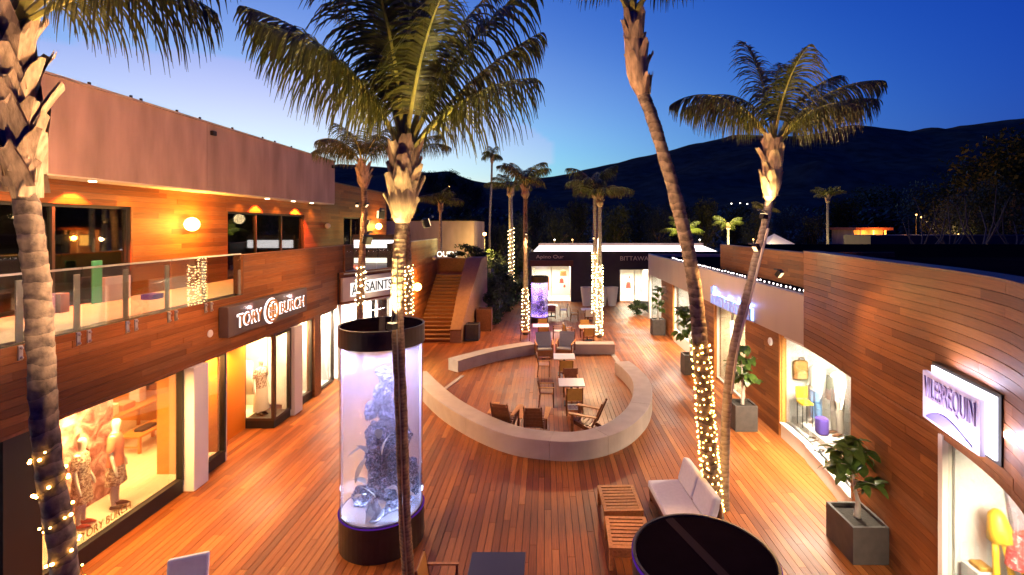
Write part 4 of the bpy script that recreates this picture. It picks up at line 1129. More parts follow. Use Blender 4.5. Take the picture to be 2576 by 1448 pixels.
# ------------------------------------------------------------------ palms
def frond_mesh(name, L, elev, droop, leaf_len, hang, n=46, mt=None, bare=.25, wid=.05, seed=0, sweep_=0.35):
    """one feather frond along +X, z up: petiole and rachis, drooping leaflets both sides"""
    q = random.Random(seed)
    pts, e = [Vector((0,0,0))], R(elev)
    m = 26
    for i in range(m):
        t = (i+.5)/m
        a = e - R(droop)*t**1.4
        pts.append(pts[-1] + Vector((math.cos(a), 0, math.sin(a)))*L/m)
    mb = MB()
    rs = [(.046*(1-t)**.9+.006)*L/3.2*(1.6 if t < .08 else 1) for t in [i/m for i in range(m+1)]]
    mb.tube(pts, rs, 5)
    nrach = len(mb.f)
    vs, fs = [], []
    for k in range(n):
        t = bare + (1-bare)*(k+.5)/n
        fi = t*m; i = min(int(fi), m-1); p = pts[i].lerp(pts[i+1], fi-i)
        d = (pts[i+1]-pts[i]).normalized()
        u = (t-bare)/(1-bare)
        prof = (math.sin(math.pi*(u*.9+.08))**.6)*(1-.25*u)
        for s in (-1,1):
            if q.random() < .05: continue
            ll = leaf_len*prof*q.uniform(.82,1.12)
            up = Vector((-d.z,0,d.x))
            dr = (Vector((0,s,0))*(1-.45*u) + d*(sweep_+.6*u) + up*q.uniform(.0,.3)).normalized()
            pp = p.copy(); w0 = wid*q.uniform(.8,1.15)*L/3.2
            dirn = dr.copy(); o = len(vs); ns = 5
            hh = hang*q.uniform(.8,1.2)
            for j in range(ns+1):
                f_ = j/ns
                side = dirn.cross(Vector((0,0,1)))
                side = d if side.length < .2 else (d - dirn*d.dot(dirn)).normalized()
                w = w0*(1-f_**2.2)*.5 + .002
                vs += [pp + side*w, pp - side*w]
                dirn = (dirn + Vector((0,0,-1))*hh*(.35+.35*f_)).normalized()
                pp = pp + dirn*ll/ns
            for j in range(ns): fs.append((o+2*j,o+2*j+1,o+2*j+3,o+2*j+2))
    mb.add(vs, fs)
    me = mb.mesh(name, mt or M['frond'])
    me.materials.append(M['petiole'])
    for i in range(nrach): me.polygons[i].material_index = 1
    return me
FR = {}
def frond(L, elev, droop, leaf=.95, hang=.9, n=62, mt=None, wid=.034):
    leaf *= 1.25; hang *= 1.02
    k = (round(L,1), round(elev/5), round(droop/10), leaf, hang, n, mt, wid)
    if k not in FR: FR[k] = frond_mesh('frond', L, elev, droop, leaf, hang, n, mt, seed=len(FR), wid=wid)
    return FR[k]
def boot_mesh(name, L, w, seed):
    q = random.Random(seed); vs, fs = [], []
    n, m = 6, 4
    for i in range(n+1):
        t = i/n; ww = w*(1-.55*t**1.5)
        for j in range(m+1):
            a = (j/m-.5)
            vs.append((.015+.11*t**2*L + .02*math.cos(a*3)*w - abs(a)*w*.25, a*ww, L*t + (q.uniform(-.12,.10)*L if i == n else 0)))
    for i in range(n):
        for j in range(m): b = i*(m+1)+j; fs.append((b,b+1,b+m+2,b+m+1))
    o = len(vs)
    vs2 = [(x-.02,y*.97,z) for x,y,z in vs]
    fs2 = [tuple(k+o for k in f[::-1]) for f in fs]
    return MB().add(vs+vs2, fs+fs2).mesh(name, M['boot'])
BOOTS = [boot_mesh('leaf_base', .42, .30, i) for i in range(4)]
def path_at(pts, t):
    f_ = t*(len(pts)-1); i = min(int(f_), len(pts)-2); return pts[i].lerp(pts[i+1], f_-i)
def palm(label, trunk, r0, r1, fronds, boots=None, bark_m='trunk_ring', ring=.16, group='palms along the deck', n=14, fscale=1.0, cat='palm tree', crown_axis=None, boot_scale=1.0):
    """trunk: world points from foot to crown; fronds: (azimuth, elevation, length, droop, leaf length, hang, twist)"""
    base = Vector(trunk[0])
    t = thing('palm_tree', label, cat, base, 0, group)
    pts = [Vector(p) for p in smooth3(trunk)]
    tot = sum((b-a).length for a, b in zip(pts, pts[1:]))
    m = max(12, int(tot/(ring/6))) if n > 8 else max(12, int(tot/.3))
    q = random.Random(label)
    P_, R_ = [], []
    for i in range(m+1):
        f_ = i/m; p = path_at(pts, f_); s = f_*tot
        rr = r0 + (r1-r0)*f_
        sw = s + .5*ring*noise.noise(Vector((base.x, 7.7, s*1.7/ring*.2)))
        rg = .975 + .075*((sw/ring) % 1.0)**2
        P_.append(p); R_.append([rr*rg*(1+.09*noise.noise(Vector((math.cos(6.283*k/n)*1.6, math.sin(6.283*k/n)*1.6+base.x, s*4.2)))*1.5) for k in range(n)])
    MB().tube(P_, R_, n).build('trunk', M[bark_m], t, smooth=True)
    top = pts[-1]; ax = (pts[-1]-pts[-3]).normalized()
    if boots:
        t0, cnt, rb = boots
        MB().tube([path_at(pts, t0+(1-t0)*k/8) for k in range(9)]+[top+ax*.25], [r1*1.02]+[rb*f_ for f_ in (.7,.9,1,1,.95,.9,.85,.75)]+[rb*.45], 12).build('fibre_sheath', M['boot'], t, smooth=True)
        for i in range(cnt):
            f_ = t0 + (1-t0)*(i+.3)/cnt; p = path_at(pts, f_); a = i*2.4+q.uniform(-.4,.4)
            k = min(1, .55+.6*(i/cnt)) if i < cnt*.4 else 1.0
            rad = rb*(.55+.35*min(1, (i/cnt)*3))
            s = q.uniform(.8,1.25)*boot_scale*rb/.24
            mt = Matrix.Translation(p - base + Vector((math.cos(a),math.sin(a),0))*rad*.85) @ Matrix.Rotation(a,4,'Z') @ Matrix.Rotation(q.uniform(.0,.35),4,'Y') @ Matrix.Diagonal((s,s,s,1))
            inst('leaf_base', BOOTS[i%4], t, matrix=mt)
    for fr in fronds:
        az, el, L, dr = fr[:4]; leaf = fr[4] if len(fr) > 4 else .95; hang = fr[5] if len(fr) > 5 else .9
        tw = fr[6] if len(fr) > 6 else 0
        kw = fr[7] if len(fr) > 7 else {}
        mt = Matrix.Translation(top - base + ax*.1) @ Matrix.Rotation(R(az),4,'Z') @ Matrix.Rotation(R(tw),4,'X')
        inst('frond', frond(L, el, dr, leaf, hang, **kw), t, matrix=mt)
    return t
def smooth3(pts, n=6):
    p = [Vector(a) for a in pts]; out = []
    for i in range(len(p)-1):
        a, b, c, d = p[max(i-1,0)], p[i], p[i+1], p[min(i+2,len(p)-1)]
        for k in range(n):
            t = k/n
            out.append(.5*((2*b)+(c-a)*t+(2*a-5*b+4*c-d)*t*t+(3*b-a-3*c+d)*t**3))
    out.append(p[-1]); return out
def on_deck(p): return Vector((p.x, p.y, 0))
BULB = MB().ball((0,0,0), .015, 7, 5).mesh('bulb', M['bulb'])
BULBP = MB().ball((0,0,0), .022, 6, 4).mesh('bulb', M['bulb_pale'])
def string_lights(label, trunk, r, z0, z1, count, me, turns, seed, scale=1.0):
    q = random.Random(seed)
    pts = smooth3(trunk)
    def at_z(z):
        for a, b in zip(pts, pts[1:]):
            if a.z <= z <= b.z: return a.lerp(b, (z-a.z)/(b.z-a.z))
        return pts[-1]
    t = thing('string_lights', label, 'lights', at_z(z0), 0, 'fairy lights wound round palm trunks')
    b0 = at_z(z0)
    W = []
    for k in range(turns*10+1):
        f_ = k/(turns*10); z = z0+(z1-z0)*f_; a = f_*turns*2*math.pi
        W.append(at_z(z) + Vector((math.cos(a),math.sin(a),0))*(r+.012))
    MB().tube(W, .004, 3).build('wire', M['wire'], t)
    for k in range(count):
        f_ = (k+q.random())/count; z = z0+(z1-z0)*f_; a = f_*turns*2*math.pi+q.uniform(-.3,.3)
        s = scale*q.uniform(.7,1.35)
        inst('bulb', me, t, at_z(z)-b0+Vector((math.cos(a),math.sin(a),0))*(r+.02+q.uniform(0,.015))+Vector((0,0,q.uniform(-.03,.03))), scale=(s,s,s))
    return t

# near left palm
Y1 = 6.0
tr1 = [Vector((-5.72,Y1,0)), P(165,1448,Y1), P(120,1150,Y1), P(104,900,Y1), P(92,700,Y1), P(62,480,Y1), P(40,300,Y1), P(22,110,Y1)]
palm('big ringed palm with shaggy leaf bases at the left edge', tr1, .135, .118,
     [(20,58,3.0,70,1.0,1.3),(-12,66,3.4,95,1.1,1.4),(45,72,3.2,70,1.0,1.2),(150,60,3.2,60,1.0,1.2),(-80,62,3.2,70,1.0,1.2),(100,80,3.0,40,.9,.8),(200,75,3.0,60,.9,1.0),(5,40,2.6,75,1.0,1.5)],
     (.70,34,.205), boot_scale=1.5, ring=.22)
string_lights('sparse warm bulbs strung round the big palm at the left edge', tr1, .138, .9, 3.35, 50, BULB, 6, 3, 1.05)
# centre palm
Y2 = 8.2
tr2 = [on_deck(P(1030,1485,Y2)), P(1018,1300,Y2), P(1008,1000,Y2), P(1000,800,Y2), P(1003,650,Y2), P(1012,540,Y2), P(1018,415,Y2)]
palm('tall feathery palm in front of the big aquarium, its crown filling the sky', tr2, .10, .10,
     [(172,79,3.5,36,1.1,1.0),(196,66,3.0,52,1.1,1.15),(160,84,3.3,30,1.0,.7),(6,54,3.15,24,1.05,1.2),(-10,66,3.5,36,1.1,1.1),(22,76,3.6,32,1.1,.9),(90,87,3.7,18,.9,.35,0),(70,82,3.6,22,.85,.4),(110,82,3.5,26,.9,.5),(-95,80,3.2,45,1.05,.9),(-60,66,3.0,55,1.1,1.15),(220,64,3.1,60,1.1,1.2),(-25,44,2.7,50,1.0,1.35),(-130,62,2.9,66,1.05,1.2)],
     (.80,24,.245), bark_m='trunk_rough', ring=.13)
MB_ = MB().tube([p+Vector((.02,-.13,0)) for p in tr2[:5]], .012, 5)
cd = tag(MB_.build('conduit', M['steel']), 'thin grey conduit running up the trunk of the centre palm', 'pipe')
# slim palm before the angled shop
Y3 = 17.5
tr3 = [on_deck(P(905,980,Y3)), P(905,790,Y3), P(912,620,Y3), P(917,520,Y3), P(913,430,Y3)]
palm('slim palm with a swollen brown crown base rising before the angled white shop', tr3, .135, .10,
     [(175,66,2.2,88,.8,1.2),(160,78,2.2,60,.8,.9),(190,54,1.9,85,.8,1.2),(10,66,2.0,78,.8,1.1),(-20,74,2.0,66,.8,1.0),(90,82,2.1,50,.7,.7),(-90,70,1.9,84,.8,1.1),(230,62,1.9,85,.8,1.1)],
     (.86,16,.22), bark_m='trunk_rough', n=12)
string_lights('bulbs wound round the slim palm below the beige sign', tr3, .135, 2.9, 4.6, 60, BULBP, 8, 5, .9)
Y11 = 23.0
tr11 = [on_deck(P(1030,900,Y11)), P(1030,790,Y11), P(1028,650,Y11), P(1022,520,Y11), P(1018,410,Y11)]
palm('palm hidden behind the centre palm, its small crown showing either side', tr11, .16, .11,
     [(180,50,2.4,80,.8,1.1),(165,65,2.2,70,.8,.9),(5,50,2.4,80,.8,1.1),(20,65,2.3,70,.8,.9),(90,75,2.2,50,.7,.7),(-90,70,2.0,70,.7,1.0)],
     (.88,12,.2), bark_m='trunk_rough', n=10)
string_lights('dense pale bulbs on the palm hidden behind the centre palm', tr11, .165, 1.9, 4.2, 90, BULBP, 12, 6, .9)
# leaning pair on the right
Y4 = 10.2
tr4 = [on_deck(P(1800,1305,Y4)), P(1778,1090,Y4), P(1764,900,Y4), P(1744,700,Y4), P(1700,500,Y4), P(1645,310,Y4), P(1606,200,Y4), P(1592,60,Y4)]
palm('leaning palm with a lit lower trunk and a crown above the picture', tr4, .165, .115,
     [(10,62,3.6,75,1.0,1.2),(-25,60,3.3,85,1.0,1.2),(170,66,3.6,60,1.0,1.1),(100,80,3.4,40,.9,.7),(-100,72,3.2,60,1.0,1.0),(60,72,3.4,50,1.0,.9),(200,58,3.2,75,1.0,1.1),(140,70,3.4,50,1.0,.9)],
     (.80,22,.22), bark_m='trunk_ring', ring=.11)
string_lights('dense warm bulbs wound round the lower trunk of the leaning palm', tr4, .165, .1, 3.6, 295, BULB, 24, 8, .9)
Y5 = 10.55
tr5 = [on_deck(P(1822,1290,Y5)), P(1826,1050,Y5), P(1845,880,Y5), P(1878,750,Y5), P(1902,650,Y5), P(1925,560,Y5), P(1940,470,Y5), P(1946,385,Y5)]
palm('curved slim palm crossing the blue sign, full crown against the mountain', tr5, .10, .075,
     [(178,64,2.7,98,.85,1.5),(168,80,2.1,100,.7,1.2),(150,62,2.4,80,.8,1.3),(120,84,2.6,25,.75,.7),(60,78,2.5,40,.8,.9),(20,62,2.7,48,.85,1.2),(2,48,2.6,55,.85,1.4),(-30,60,2.4,70,.85,1.2),(-90,75,2.3,60,.8,1.0),(35,50,2.5,60,.85,1.2),(-60,50,2.0,80,.8,1.3)],
     (.80,26,.20), bark_m='trunk_pale', ring=.12)
MB().tube([p+Vector((.05,-.09,0)) for p in smooth3(tr5)[8:30]], .03, 6).build('conduit', M['cream'])
tag(bpy.data.objects['conduit.001'], 'pale conduit fixed to the side of the curved slim palm', 'pipe')
# palms farther along the deck
def far_palm(label, px, Y, ybase, ytop, L, r, seed, lean=0, nf=10, bark_m='trunk_pale', mt=None, leaf=.75, ground=0.0, elev=(40,75)):
    q = random.Random(seed)
    top = P(px, ytop, Y)
    base = Vector((top.x+lean, Y, ground))
    mid = base.lerp(top, .5); mid.x += lean*.25
    fr = []
    for i in range(nf):
        fr.append((i*360/nf+q.uniform(-12,12), q.choice(elev if len(elev) > 2 else (elev[0],(elev[0]+elev[1])/2,elev[1])), L*q.choice((.85,1.0)), q.choice((70,90)), leaf, 1.1, 0, dict(n=36, mt=mt, wid=.06)))
    palm(label, [base, base.lerp(top,.25), mid, base.lerp(top,.8), top], r, r*.75, fr, (.9,8,r*1.5), bark_m=bark_m, n=8)
    return [base, base.lerp(top,.25), mid, base.lerp(top,.8), top]
far_palm('very tall thin fan palm rising above the stairs', 1238, 46, 0, 392, 1.1, .12, 31, lean=-.3, nf=16, leaf=.6, elev=(10,70))
t7 = far_palm('palm with a forked white-lit trunk beyond the stair wall', 1284, 40, 0, 480, 2.3, .2, 32, lean=.1)
t8 = far_palm('slender palm left of the violet aquarium', 1322, 27.6, 0, 478, 2.3, .15, 33, nf=11, bark_m='trunk_rough')
t9 = far_palm('left one of the twin palms in front of the black shop', 1497, 27.4, 0, 478, 2.2, .14, 34, nf=9)
t9b = far_palm('right one of the twin palms in front of the black shop', 1509, 26.9, 0, 500, 2.0, .14, 35, nf=9, lean=-.02, bark_m='trunk_pale')
string_lights('pale bulbs covering the palm beyond the stair wall', t7, .21, .6, 5.8, 110, BULBP, 16, 40, 1.2)
string_lights('pale bulbs at the foot of the slender palm by the violet aquarium', t8, .155, .2, 2.6, 70, BULBP, 12, 41, 1.0)
string_lights('dense pale bulbs covering the left twin palm', t9, .15, 1.2, 4.6, 150, BULBP, 22, 42, 1.1)
string_lights('dense pale bulbs covering the right twin palm', t9b, .15, .1, 3.9, 170, BULBP, 24, 43, 1.1)
far_palm('small dim palm in front of the plain taupe building', 1108, 34, 0, 520, 1.7, .12, 36, nf=8)
far_palm('short bright green palm lit from below behind the leaning trunk', 1722, 58, 0, 590, 3.0, .2, 37, mt=M['frond_lit'], ground=-.3, nf=14, elev=(35,75))
far_palm('young pale-trunked palm lit yellow-green beyond the metal fascia', 1832, 60, 0, 570, 2.4, .18, 38, mt=M['frond_lit'], ground=-.3, nf=8, elev=(25,60))
far_palm('dim palm standing alone before the mountain right of the curved palm', 2082, 62, 0, 500, 2.4, .17, 39, ground=-.3)
far_palm('dim palm half hidden behind the curved palm trunk', 1925, 66, 0, 535, 2.4, .17, 44, ground=-.3)
for px, Y, e in ((1722,57,900),(1832,59,700),(2082,61,70),(1284,39.3,420),(1322,27.1,60),(1503,26.3,70)):
    b = P(px, 600, Y); b.z = .25
    lamp('palm_uplight', 'SPOT', b+Vector((.25,-.7,0)), e*12, (1.0,.85,.40), aim=P(px,520,Y), size=.08, angle=50)

# ------------------------------------------------------------------ furniture
def strip_profile(pts, w, th, y0):   # not used for stand-ins: bent sheet for shell seats
    return None
def dining_chair(label, loc, rz, panel, group='dining chairs round the white tables'):
    """timber armchair: woven seat, cloth back panel, four legs, two arms; faces +Y"""
    t = thing('dining_chair', label, 'chair', loc, rz, group)
    for sx in (-.25,.25):
        MB().bar((sx,.22,0),(sx,.22,.64),.035,.035).build('leg', M['brown_wood'], t, local=True)
        MB().bar((sx,-.27,0),(sx,-.22,.45),.035,.035).bar((sx,-.22,.45),(sx,-.30,.88),.035,.03).build('leg', M['brown_wood'], t, local=True)
        MB().bar((sx,-.26,.655),(sx,.25,.655),.05,.025).build('armrest', M['teak'], t, local=True)
    MB().box(-.235,.235,-.22,.22,.43,.46).build('seat', M['cloth_white'] if panel == 'white' else M['teak'], t, local=True, bevel=.01)
    MB().add([(-.232,-.235,.47),(.232,-.235,.47),(.232,-.305,.87),(-.232,-.305,.87),(-.232,-.215,.47),(.232,-.215,.47),(.232,-.285,.87),(-.232,-.285,.87)], MB.BF).build('backrest', M['ochre'] if panel == 'ochre' else M['brown_wood'] if panel == 'brown' else M['cream'], t, local=True)
    MB().box(-.25,.25,.205,.235,.36,.40).box(-.25,.25,-.255,-.235,.38,.42).build('stretcher', M['brown_wood'], t, local=True)
    return t
def cafe_table(label, loc, top='table_white', s=.86, group='square white tables'):
    t = thing('cafe_table', label, 'table', loc, 0, group)
    MB().box(-s/2,s/2,-s/2,s/2,.71,.74).build('tabletop', M[top], t, local=True, bevel=.006)
    MB().box(-.04,.04,-.04,.04,.03,.709).build('pedestal', M['black'], t, local=True)
    MB().box(-.25,.25,-.25,.25,0,.03).build('base_plate', M['black'], t, local=True)
    return t
tabs = [('square white table at the back of the sitting circle', .76, 20.15), ('square white table in the middle of the sitting circle', .88, 16.8),
        ('square table washed violet by the far aquarium', -.24, 26.4), ('square white table beside the twin palms', 2.2, 26.1),
        ('small white table before the left window of the black shop', .4, 33.2), ('small white table left of the tapered pots', 2.7, 31.6)]
for l, x, y in tabs: cafe_table(l, (x,y,0))
chs = [('chair with ochre back on the near side of the back table in the circle', (.80,19.25,0), 0, 'ochre'),
       ('pale slatted chair left of the back table in the circle', (-.05,20.0,0), -90, 'brown'),
       ('chair with ochre back on the near side of the middle table in the circle', (.93,16.0,0), 0, 'ochre'),
       ('teak chair left of the middle table in the circle', (.05,16.7,0), -90, 'brown'),
       ('brown chair facing the camera across the middle table in the circle', (.90,17.65,0), 180, 'brown'),
       ('chair with ochre back on the near side of the violet-washed table', (-.1,25.6,0), 0, 'ochre'),
       ('chair with ochre back on the far side of the violet-washed table', (-.15,27.3,0), 180, 'ochre'),
       ('pale chair right of the violet-washed table', (.65,26.4,0), 90, 'white'),
       ('dark chair left of the violet-washed table', (-1.05,26.2,0), -90, 'brown'),
       ('chair with ochre back on the near side of the table by the twin palms', (2.2,25.3,0), 0, 'ochre'),
       ('chair with ochre back on the far side of the table by the twin palms', (2.15,27.0,0), 180, 'ochre'),
       ('teak chair left of the table by the twin palms', (1.25,26.0,0), -75, 'ochre'),
       ('dark chair on the near side of the table before the black shop', (.4,32.5,0), 0, 'brown'),
       ('pale chair right of the table before the black shop', (1.2,33.1,0), 90, 'white'),
       ('grey-brown chair left of the small table by the tapered pots', (1.85,31.5,0), -90, 'brown'),
       ('chair on the near side of the small table by the tapered pots', (2.7,30.8,0), 0, 'white')]
for l, p, rz, c in chs: dining_chair(l, p, R(rz), c)
def book_crate(label, loc):
    t = thing('book_crate', label, 'crate', loc, 0, 'crates of books under chairs')
    MB().box(-.19,.19,-.12,.12,0,.19).build('crate_body', M['white'], t, local=True, bevel=.008)
    x = -.17
    while x < .15:
        w_ = rnd.uniform(.02,.045)
        MB().box(x,x+w_-.004,-.1,.1,.191,.191+rnd.uniform(.05,.1)).build('book', rnd.choice([M['brown_wood'],m_rust,M['cream'],m_lilac,M['cloth_grey']]), t, local=True); x += w_
    text('lettering', 'IIIIII ONDUI', None, mat('crate_purple',(.20,.06,.22),.6), (loc[0]-.17,loc[1]-.124,.03), (1,0,0), (0,0,1), .13, .34, .002)
    o = bpy.context.scene.objects[-1] if False else [x for x in bpy.data.objects if x.name.startswith('lettering')][-1]
    o.parent = t; o.data.transform(Matrix.Translation(-Vector(loc)))
book_crate('white crate of books under the near chair of the middle table', (.93,16.35,0))
book_crate('white crate of books under the near chair of the back table', (.80,19.55,0))

def slat_chair(label, loc, rz):
    """low timber lounge chair: slatted seat and leaning back, broad flat arms; faces +Y"""
    t = thing('lounge_chair', label, 'chair', loc, rz, 'low timber lounge chairs in the sitting circle')
    for i in range(6):
        y = .34-i*.115; z = .38-i*.022
        MB().box(-.28,.28,y-.05,y+.05,z-.012,z+.012).build('seat_slat', M['brown_wood'], t, local=True)
    for i in range(6):
        k = .07+i*.115; a = R(24)
        p = Vector((0,-.26-k*math.sin(a),.27+k*math.cos(a)))
        w_ = .56-.01*i*i*.6
        m = Matrix.Translation(p) @ Matrix.Rotation(a,4,'X')
        MB().xbox(m, w_, .022, .108).build('back_slat', M['brown_wood'], t, local=True)
    for s in (-1,1):
        MB().add([(s*.30,-.42,.56),(s*.40,-.42,.56),(s*.47,.36,.60),(s*.30,.40,.60),(s*.30,-.42,.585),(s*.40,-.42,.585),(s*.47,.36,.625),(s*.30,.40,.625)], MB.BF).build('armrest', M['teak'], t, local=True)
        MB().box(s*.33-.025,s*.33+.025,.26,.34,0,.60).build('leg', M['brown_wood'], t, local=True)
        MB().bar((s*.29,.30,.36),(s*.29,-.52,.03),.03,.10).build('leg', M['brown_wood'], t, local=True)
        MB().bar((s*.25,-.27,.25),(s*.25,-.57,.95),.03,.05).build('back_post', M['brown_wood'], t, local=True)
    return t
slat_chair('low brown lounge chair seen from behind, leftmost inside the near bench wall', (-1.2,14.75,0), R(-14))
slat_chair('low brown lounge chair seen from behind, middle one inside the near bench wall', (-.32,14.45,0), R(-4))
slat_chair('low orange-lit lounge chair facing left, rightmost inside the near bench wall', (1.18,14.55,0), R(68))
def shell_chair(label, loc, rz):
    """lounge chair with a tall grey back and grey seat in a bent timber frame; faces -Y"""
    t = thing('high_back_chair', label, 'chair', loc, rz, 'tall grey chairs in the gap of the bench wall')
    def slab(pts, w0, w1, th, nm, mt):
        vs = []
        n = len(pts)
        for i, (y, z) in enumerate(pts):
            w_ = w0+(w1-w0)*i/(n-1)
            vs += [(-w_/2,y,z),(w_/2,y,z),(w_/2,y+th*.6,z-th),(-w_/2,y+th*.6,z-th)]
        fs = [(0,1,2,3),tuple(4*(n-1)+k for k in (3,2,1,0))]
        for i in range(n-1):
            for k in range(4): fs.append((4*i+k,4*i+4+k,4*i+4+(k+1)%4,4*i+(k+1)%4))
        MB().add(vs, fs).build(nm, mt, t, local=True)
    slab([(-.42,.40),(-.38,.42),(-.1,.39),(.16,.38)], .66,.66,.05,'seat',M['cloth_grey'])
    slab([(.17,.40),(.24,.62),(.34,.92),(.40,1.04)], .66,.74,.05,'backrest',M['cloth_grey'])
    for s in (-1,1):
        MB().bar((s*.36,-.40,.60),(s*.43,.28,.70),.07,.03).build('armrest', M['teak'], t, local=True)
        MB().bar((s*.36,-.36,0),(s*.36,-.36,.59),.05,.06).bar((s*.38,.30,0),(s*.40,.24,.68),.05,.06).bar((s*.37,-.36,.03),(s*.38,.30,.03),.05,.05).build('leg', M['brown_wood'], t, local=True)
    MB().box(-.33,.33,-.40,-.36,.02,.34).build('front_panel', M['brown_wood'], t, local=True)
shell_chair('tall grey-backed lounge chair, left one in the gap of the bench wall', (-.06,23.0,0), R(6))
shell_chair('tall grey-backed lounge chair, right one in the gap of the bench wall', (.93,23.1,0), R(-14))
# slatted stools in the right foreground
def slat_stool(label, loc, rz, w_, d_, h_):
    t = thing('slatted_stool', label, 'stool', loc, rz, 'orange slatted teak stools')
    for sx in (-1,1):
        MB().box(sx*w_/2-(.07 if sx>0 else 0),sx*w_/2+(0 if sx>0 else .07),-d_/2,d_/2,h_-.05,h_).build('side_rail', M['teak'], t, local=True)
        for sy in (-1,1):
            x0 = sx*(w_/2-.035); y0 = sy*(d_/2-.035)
            MB().box(x0-.033,x0+.033,y0-.033,y0+.033,0,h_-.052).build('leg', M['teak'], t, local=True)
    for sy in (-1,1):
        y0 = sy*(d_/2-.04)
        MB().box(-w_/2+.071,w_/2-.071,y0-.04,y0+.04,h_-.05,h_).build('end_rail', M['teak'], t, local=True)
        MB().box(-w_/2+.071,w_/2-.071,y0*1.03-.015,y0*1.03+.015,h_-.18,h_-.052).build('apron', M['teak'], t, local=True)
    n = 7; pitch = (d_-.18)/n
    for i in range(n):
        y0 = -d_/2+.09+pitch*(i+.5)
        MB().box(-w_/2+.071,w_/2-.071,y0-pitch*.36,y0+pitch*.36,h_-.035,h_-.008).build('slat', M['teak'], t, local=True)
slat_stool('orange slatted teak stool, the farther of two left of the white sofa', (1.53,10.27,0), R(2), .78, .98, .40)
slat_stool('orange slatted teak stool, the nearer of two beside the dark aquarium lid', (1.52,9.12,0), R(-2), .78, .96, .40)
# pale sofa
so = thing('sofa', 'pale cushioned sofa facing left at the foot of the lit leaning palm', 'sofa', (2.75,10.1,0), R(4))
MB().box(-.42,.45,-.85,.85,.10,.28).build('frame', M['brown_wood'], so, local=True, bevel=.01)
for sx in (-.38,.40):
    for sy in (-.8,.8): MB().box(sx-.03,sx+.03,sy-.03,sy+.03,0,.10).build('leg', M['brown_wood'], so, local=True)
MB().box(-.45,.25,-.84,.84,.281,.44).build('seat_cushion', M['cloth_white'], so, local=True, bevel=.04)
for y0 in (-.43,.43):
    m = Matrix.Translation((.36,y0,.66)) @ Matrix.Rotation(R(16),4,'Y')
    MB().xbox(m,.17,.84,.52).build('back_cushion', M['cloth_white'], so, local=True, bevel=.05)
MB().box(.45,.49,-.85,.85,.28,.80).build('back_frame', M['brown_wood'], so, local=True)
# bottom edge pieces
cafe_table('dark square table cut by the bottom edge of the picture', (-.75,7.6,0), 'table_dark', .86, None)
dining_chair('dark thin-armed chair with an ochre back left of the dark table', (-1.62,7.62,0), R(-90), 'ochre', None)
gc = thing('lounge_chair', 'pale grey upholstered chair back at the bottom left of the picture', 'chair', (-5.35,7.3,0), R(22))
m = Matrix.Translation((0,.33,.62)) @ Matrix.Rotation(R(-14),4,'X')
MB().xbox(m,.54,.10,.62).build('backrest', M['cloth_white'], gc, local=True, bevel=.03)
MB().box(-.31,.31,-.35,.28,.30,.44).build('seat', M['cloth_white'], gc, local=True, bevel=.03)
for sx in (-.27,.27):
    for sy in (-.3,.25): MB().box(sx-.02,sx+.02,sy-.02,sy+.02,0,.30).build('leg', M['brown_wood'], gc, local=True)

# ------------------------------------------------------------------ planters with large-leaved figs along the right wall
FIG = [leaf_mesh('leaf', M['big_leaf'], .26, .19, b) for b in (.2,.45,.7)]
def fig_planter(label, plabel, x0, x1, y0, y1, h, hplant, nleaf, seed, spread=.42, lean=(0,0), scale=1.0):
    pl = pot_box('planter', label, 'planter', x0, x1, y0, y1, h, M['planter'])
    pl['group'] = 'dark stone planters along the right wall'
    q = random.Random(seed)
    c = Vector(((x0+x1)/2,(y0+y1)/2,h-.06))
    t = thing('fig_plant', plabel, 'plant', c, 0, 'large-leaved plants in the right planters')
    mid = Vector((.06+lean[0]*.4,lean[1]*.4,hplant*.35)); top = Vector((lean[0],lean[1],hplant))
    MB().tube(smooth3([(0,0,0),(.03,.02,hplant*.18),mid,mid.lerp(top,.6)+Vector((.05,0,0)),top]), [.055*(1-k/24)**1.2+.006 for k in range(25)], 8).build('trunk', M['fig_bark'], t, local=True, smooth=True)
    tips = []
    for i in range(9):
        f_ = .28+.68*i/9; b0 = mid*(f_/.35) if f_ < .35 else mid.lerp(top,(f_-.35)/.65)
        a = i*2.4+q.uniform(-.5,.5); L = spread*(1.1-.7*f_)*q.uniform(.7,1.2)
        b1 = b0 + Vector((math.cos(a)*L, math.sin(a)*L, L*q.uniform(.3,.9)))
        MB().tube([b0,b0.lerp(b1,.5)+Vector((0,0,.03)),b1],[.014,.010,.006],5).build('branch', M['fig_bark'], t, local=True)
        tips.append((b0,b1))
    for i in range(nleaf):
        b0,b1 = q.choice(tips); p = b0.lerp(b1, q.uniform(.35,1.05)); a = q.uniform(0,6.28); s = q.uniform(.65,1.2)*scale
        inst('leaf', FIG[i%3], t, p, (q.uniform(-.5,.5), q.uniform(-.5,.7), a), (s,s,s))
fig_planter('dark stone planter in the right foreground below the white window', 'large-leaved fig plant in the right foreground planter', 5.45,6.12,8.8,9.65,.66,1.5,150,1,.56,(-.2,.1))
fig_planter('dark stone planter beside the open white doorway', 'fig plant before the timber wall beside the white doorway', 5.55,6.2,14.5,15.15,.75,1.75,120,2,.5,(-.1,.1))
fig_planter('dark stone planter between the poster window and the doorway', 'fig plant reaching over the poster window', 5.6,6.25,20.0,20.6,.8,2.0,120,3,.55,(-.25,.3),1.15)
fig_planter('dark stone planter farthest along the metal fascia shop', 'slender plant in the farthest planter by the white corner window', 5.9,6.6,27.3,28.0,.85,1.9,80,4,.42,(.0,.2))
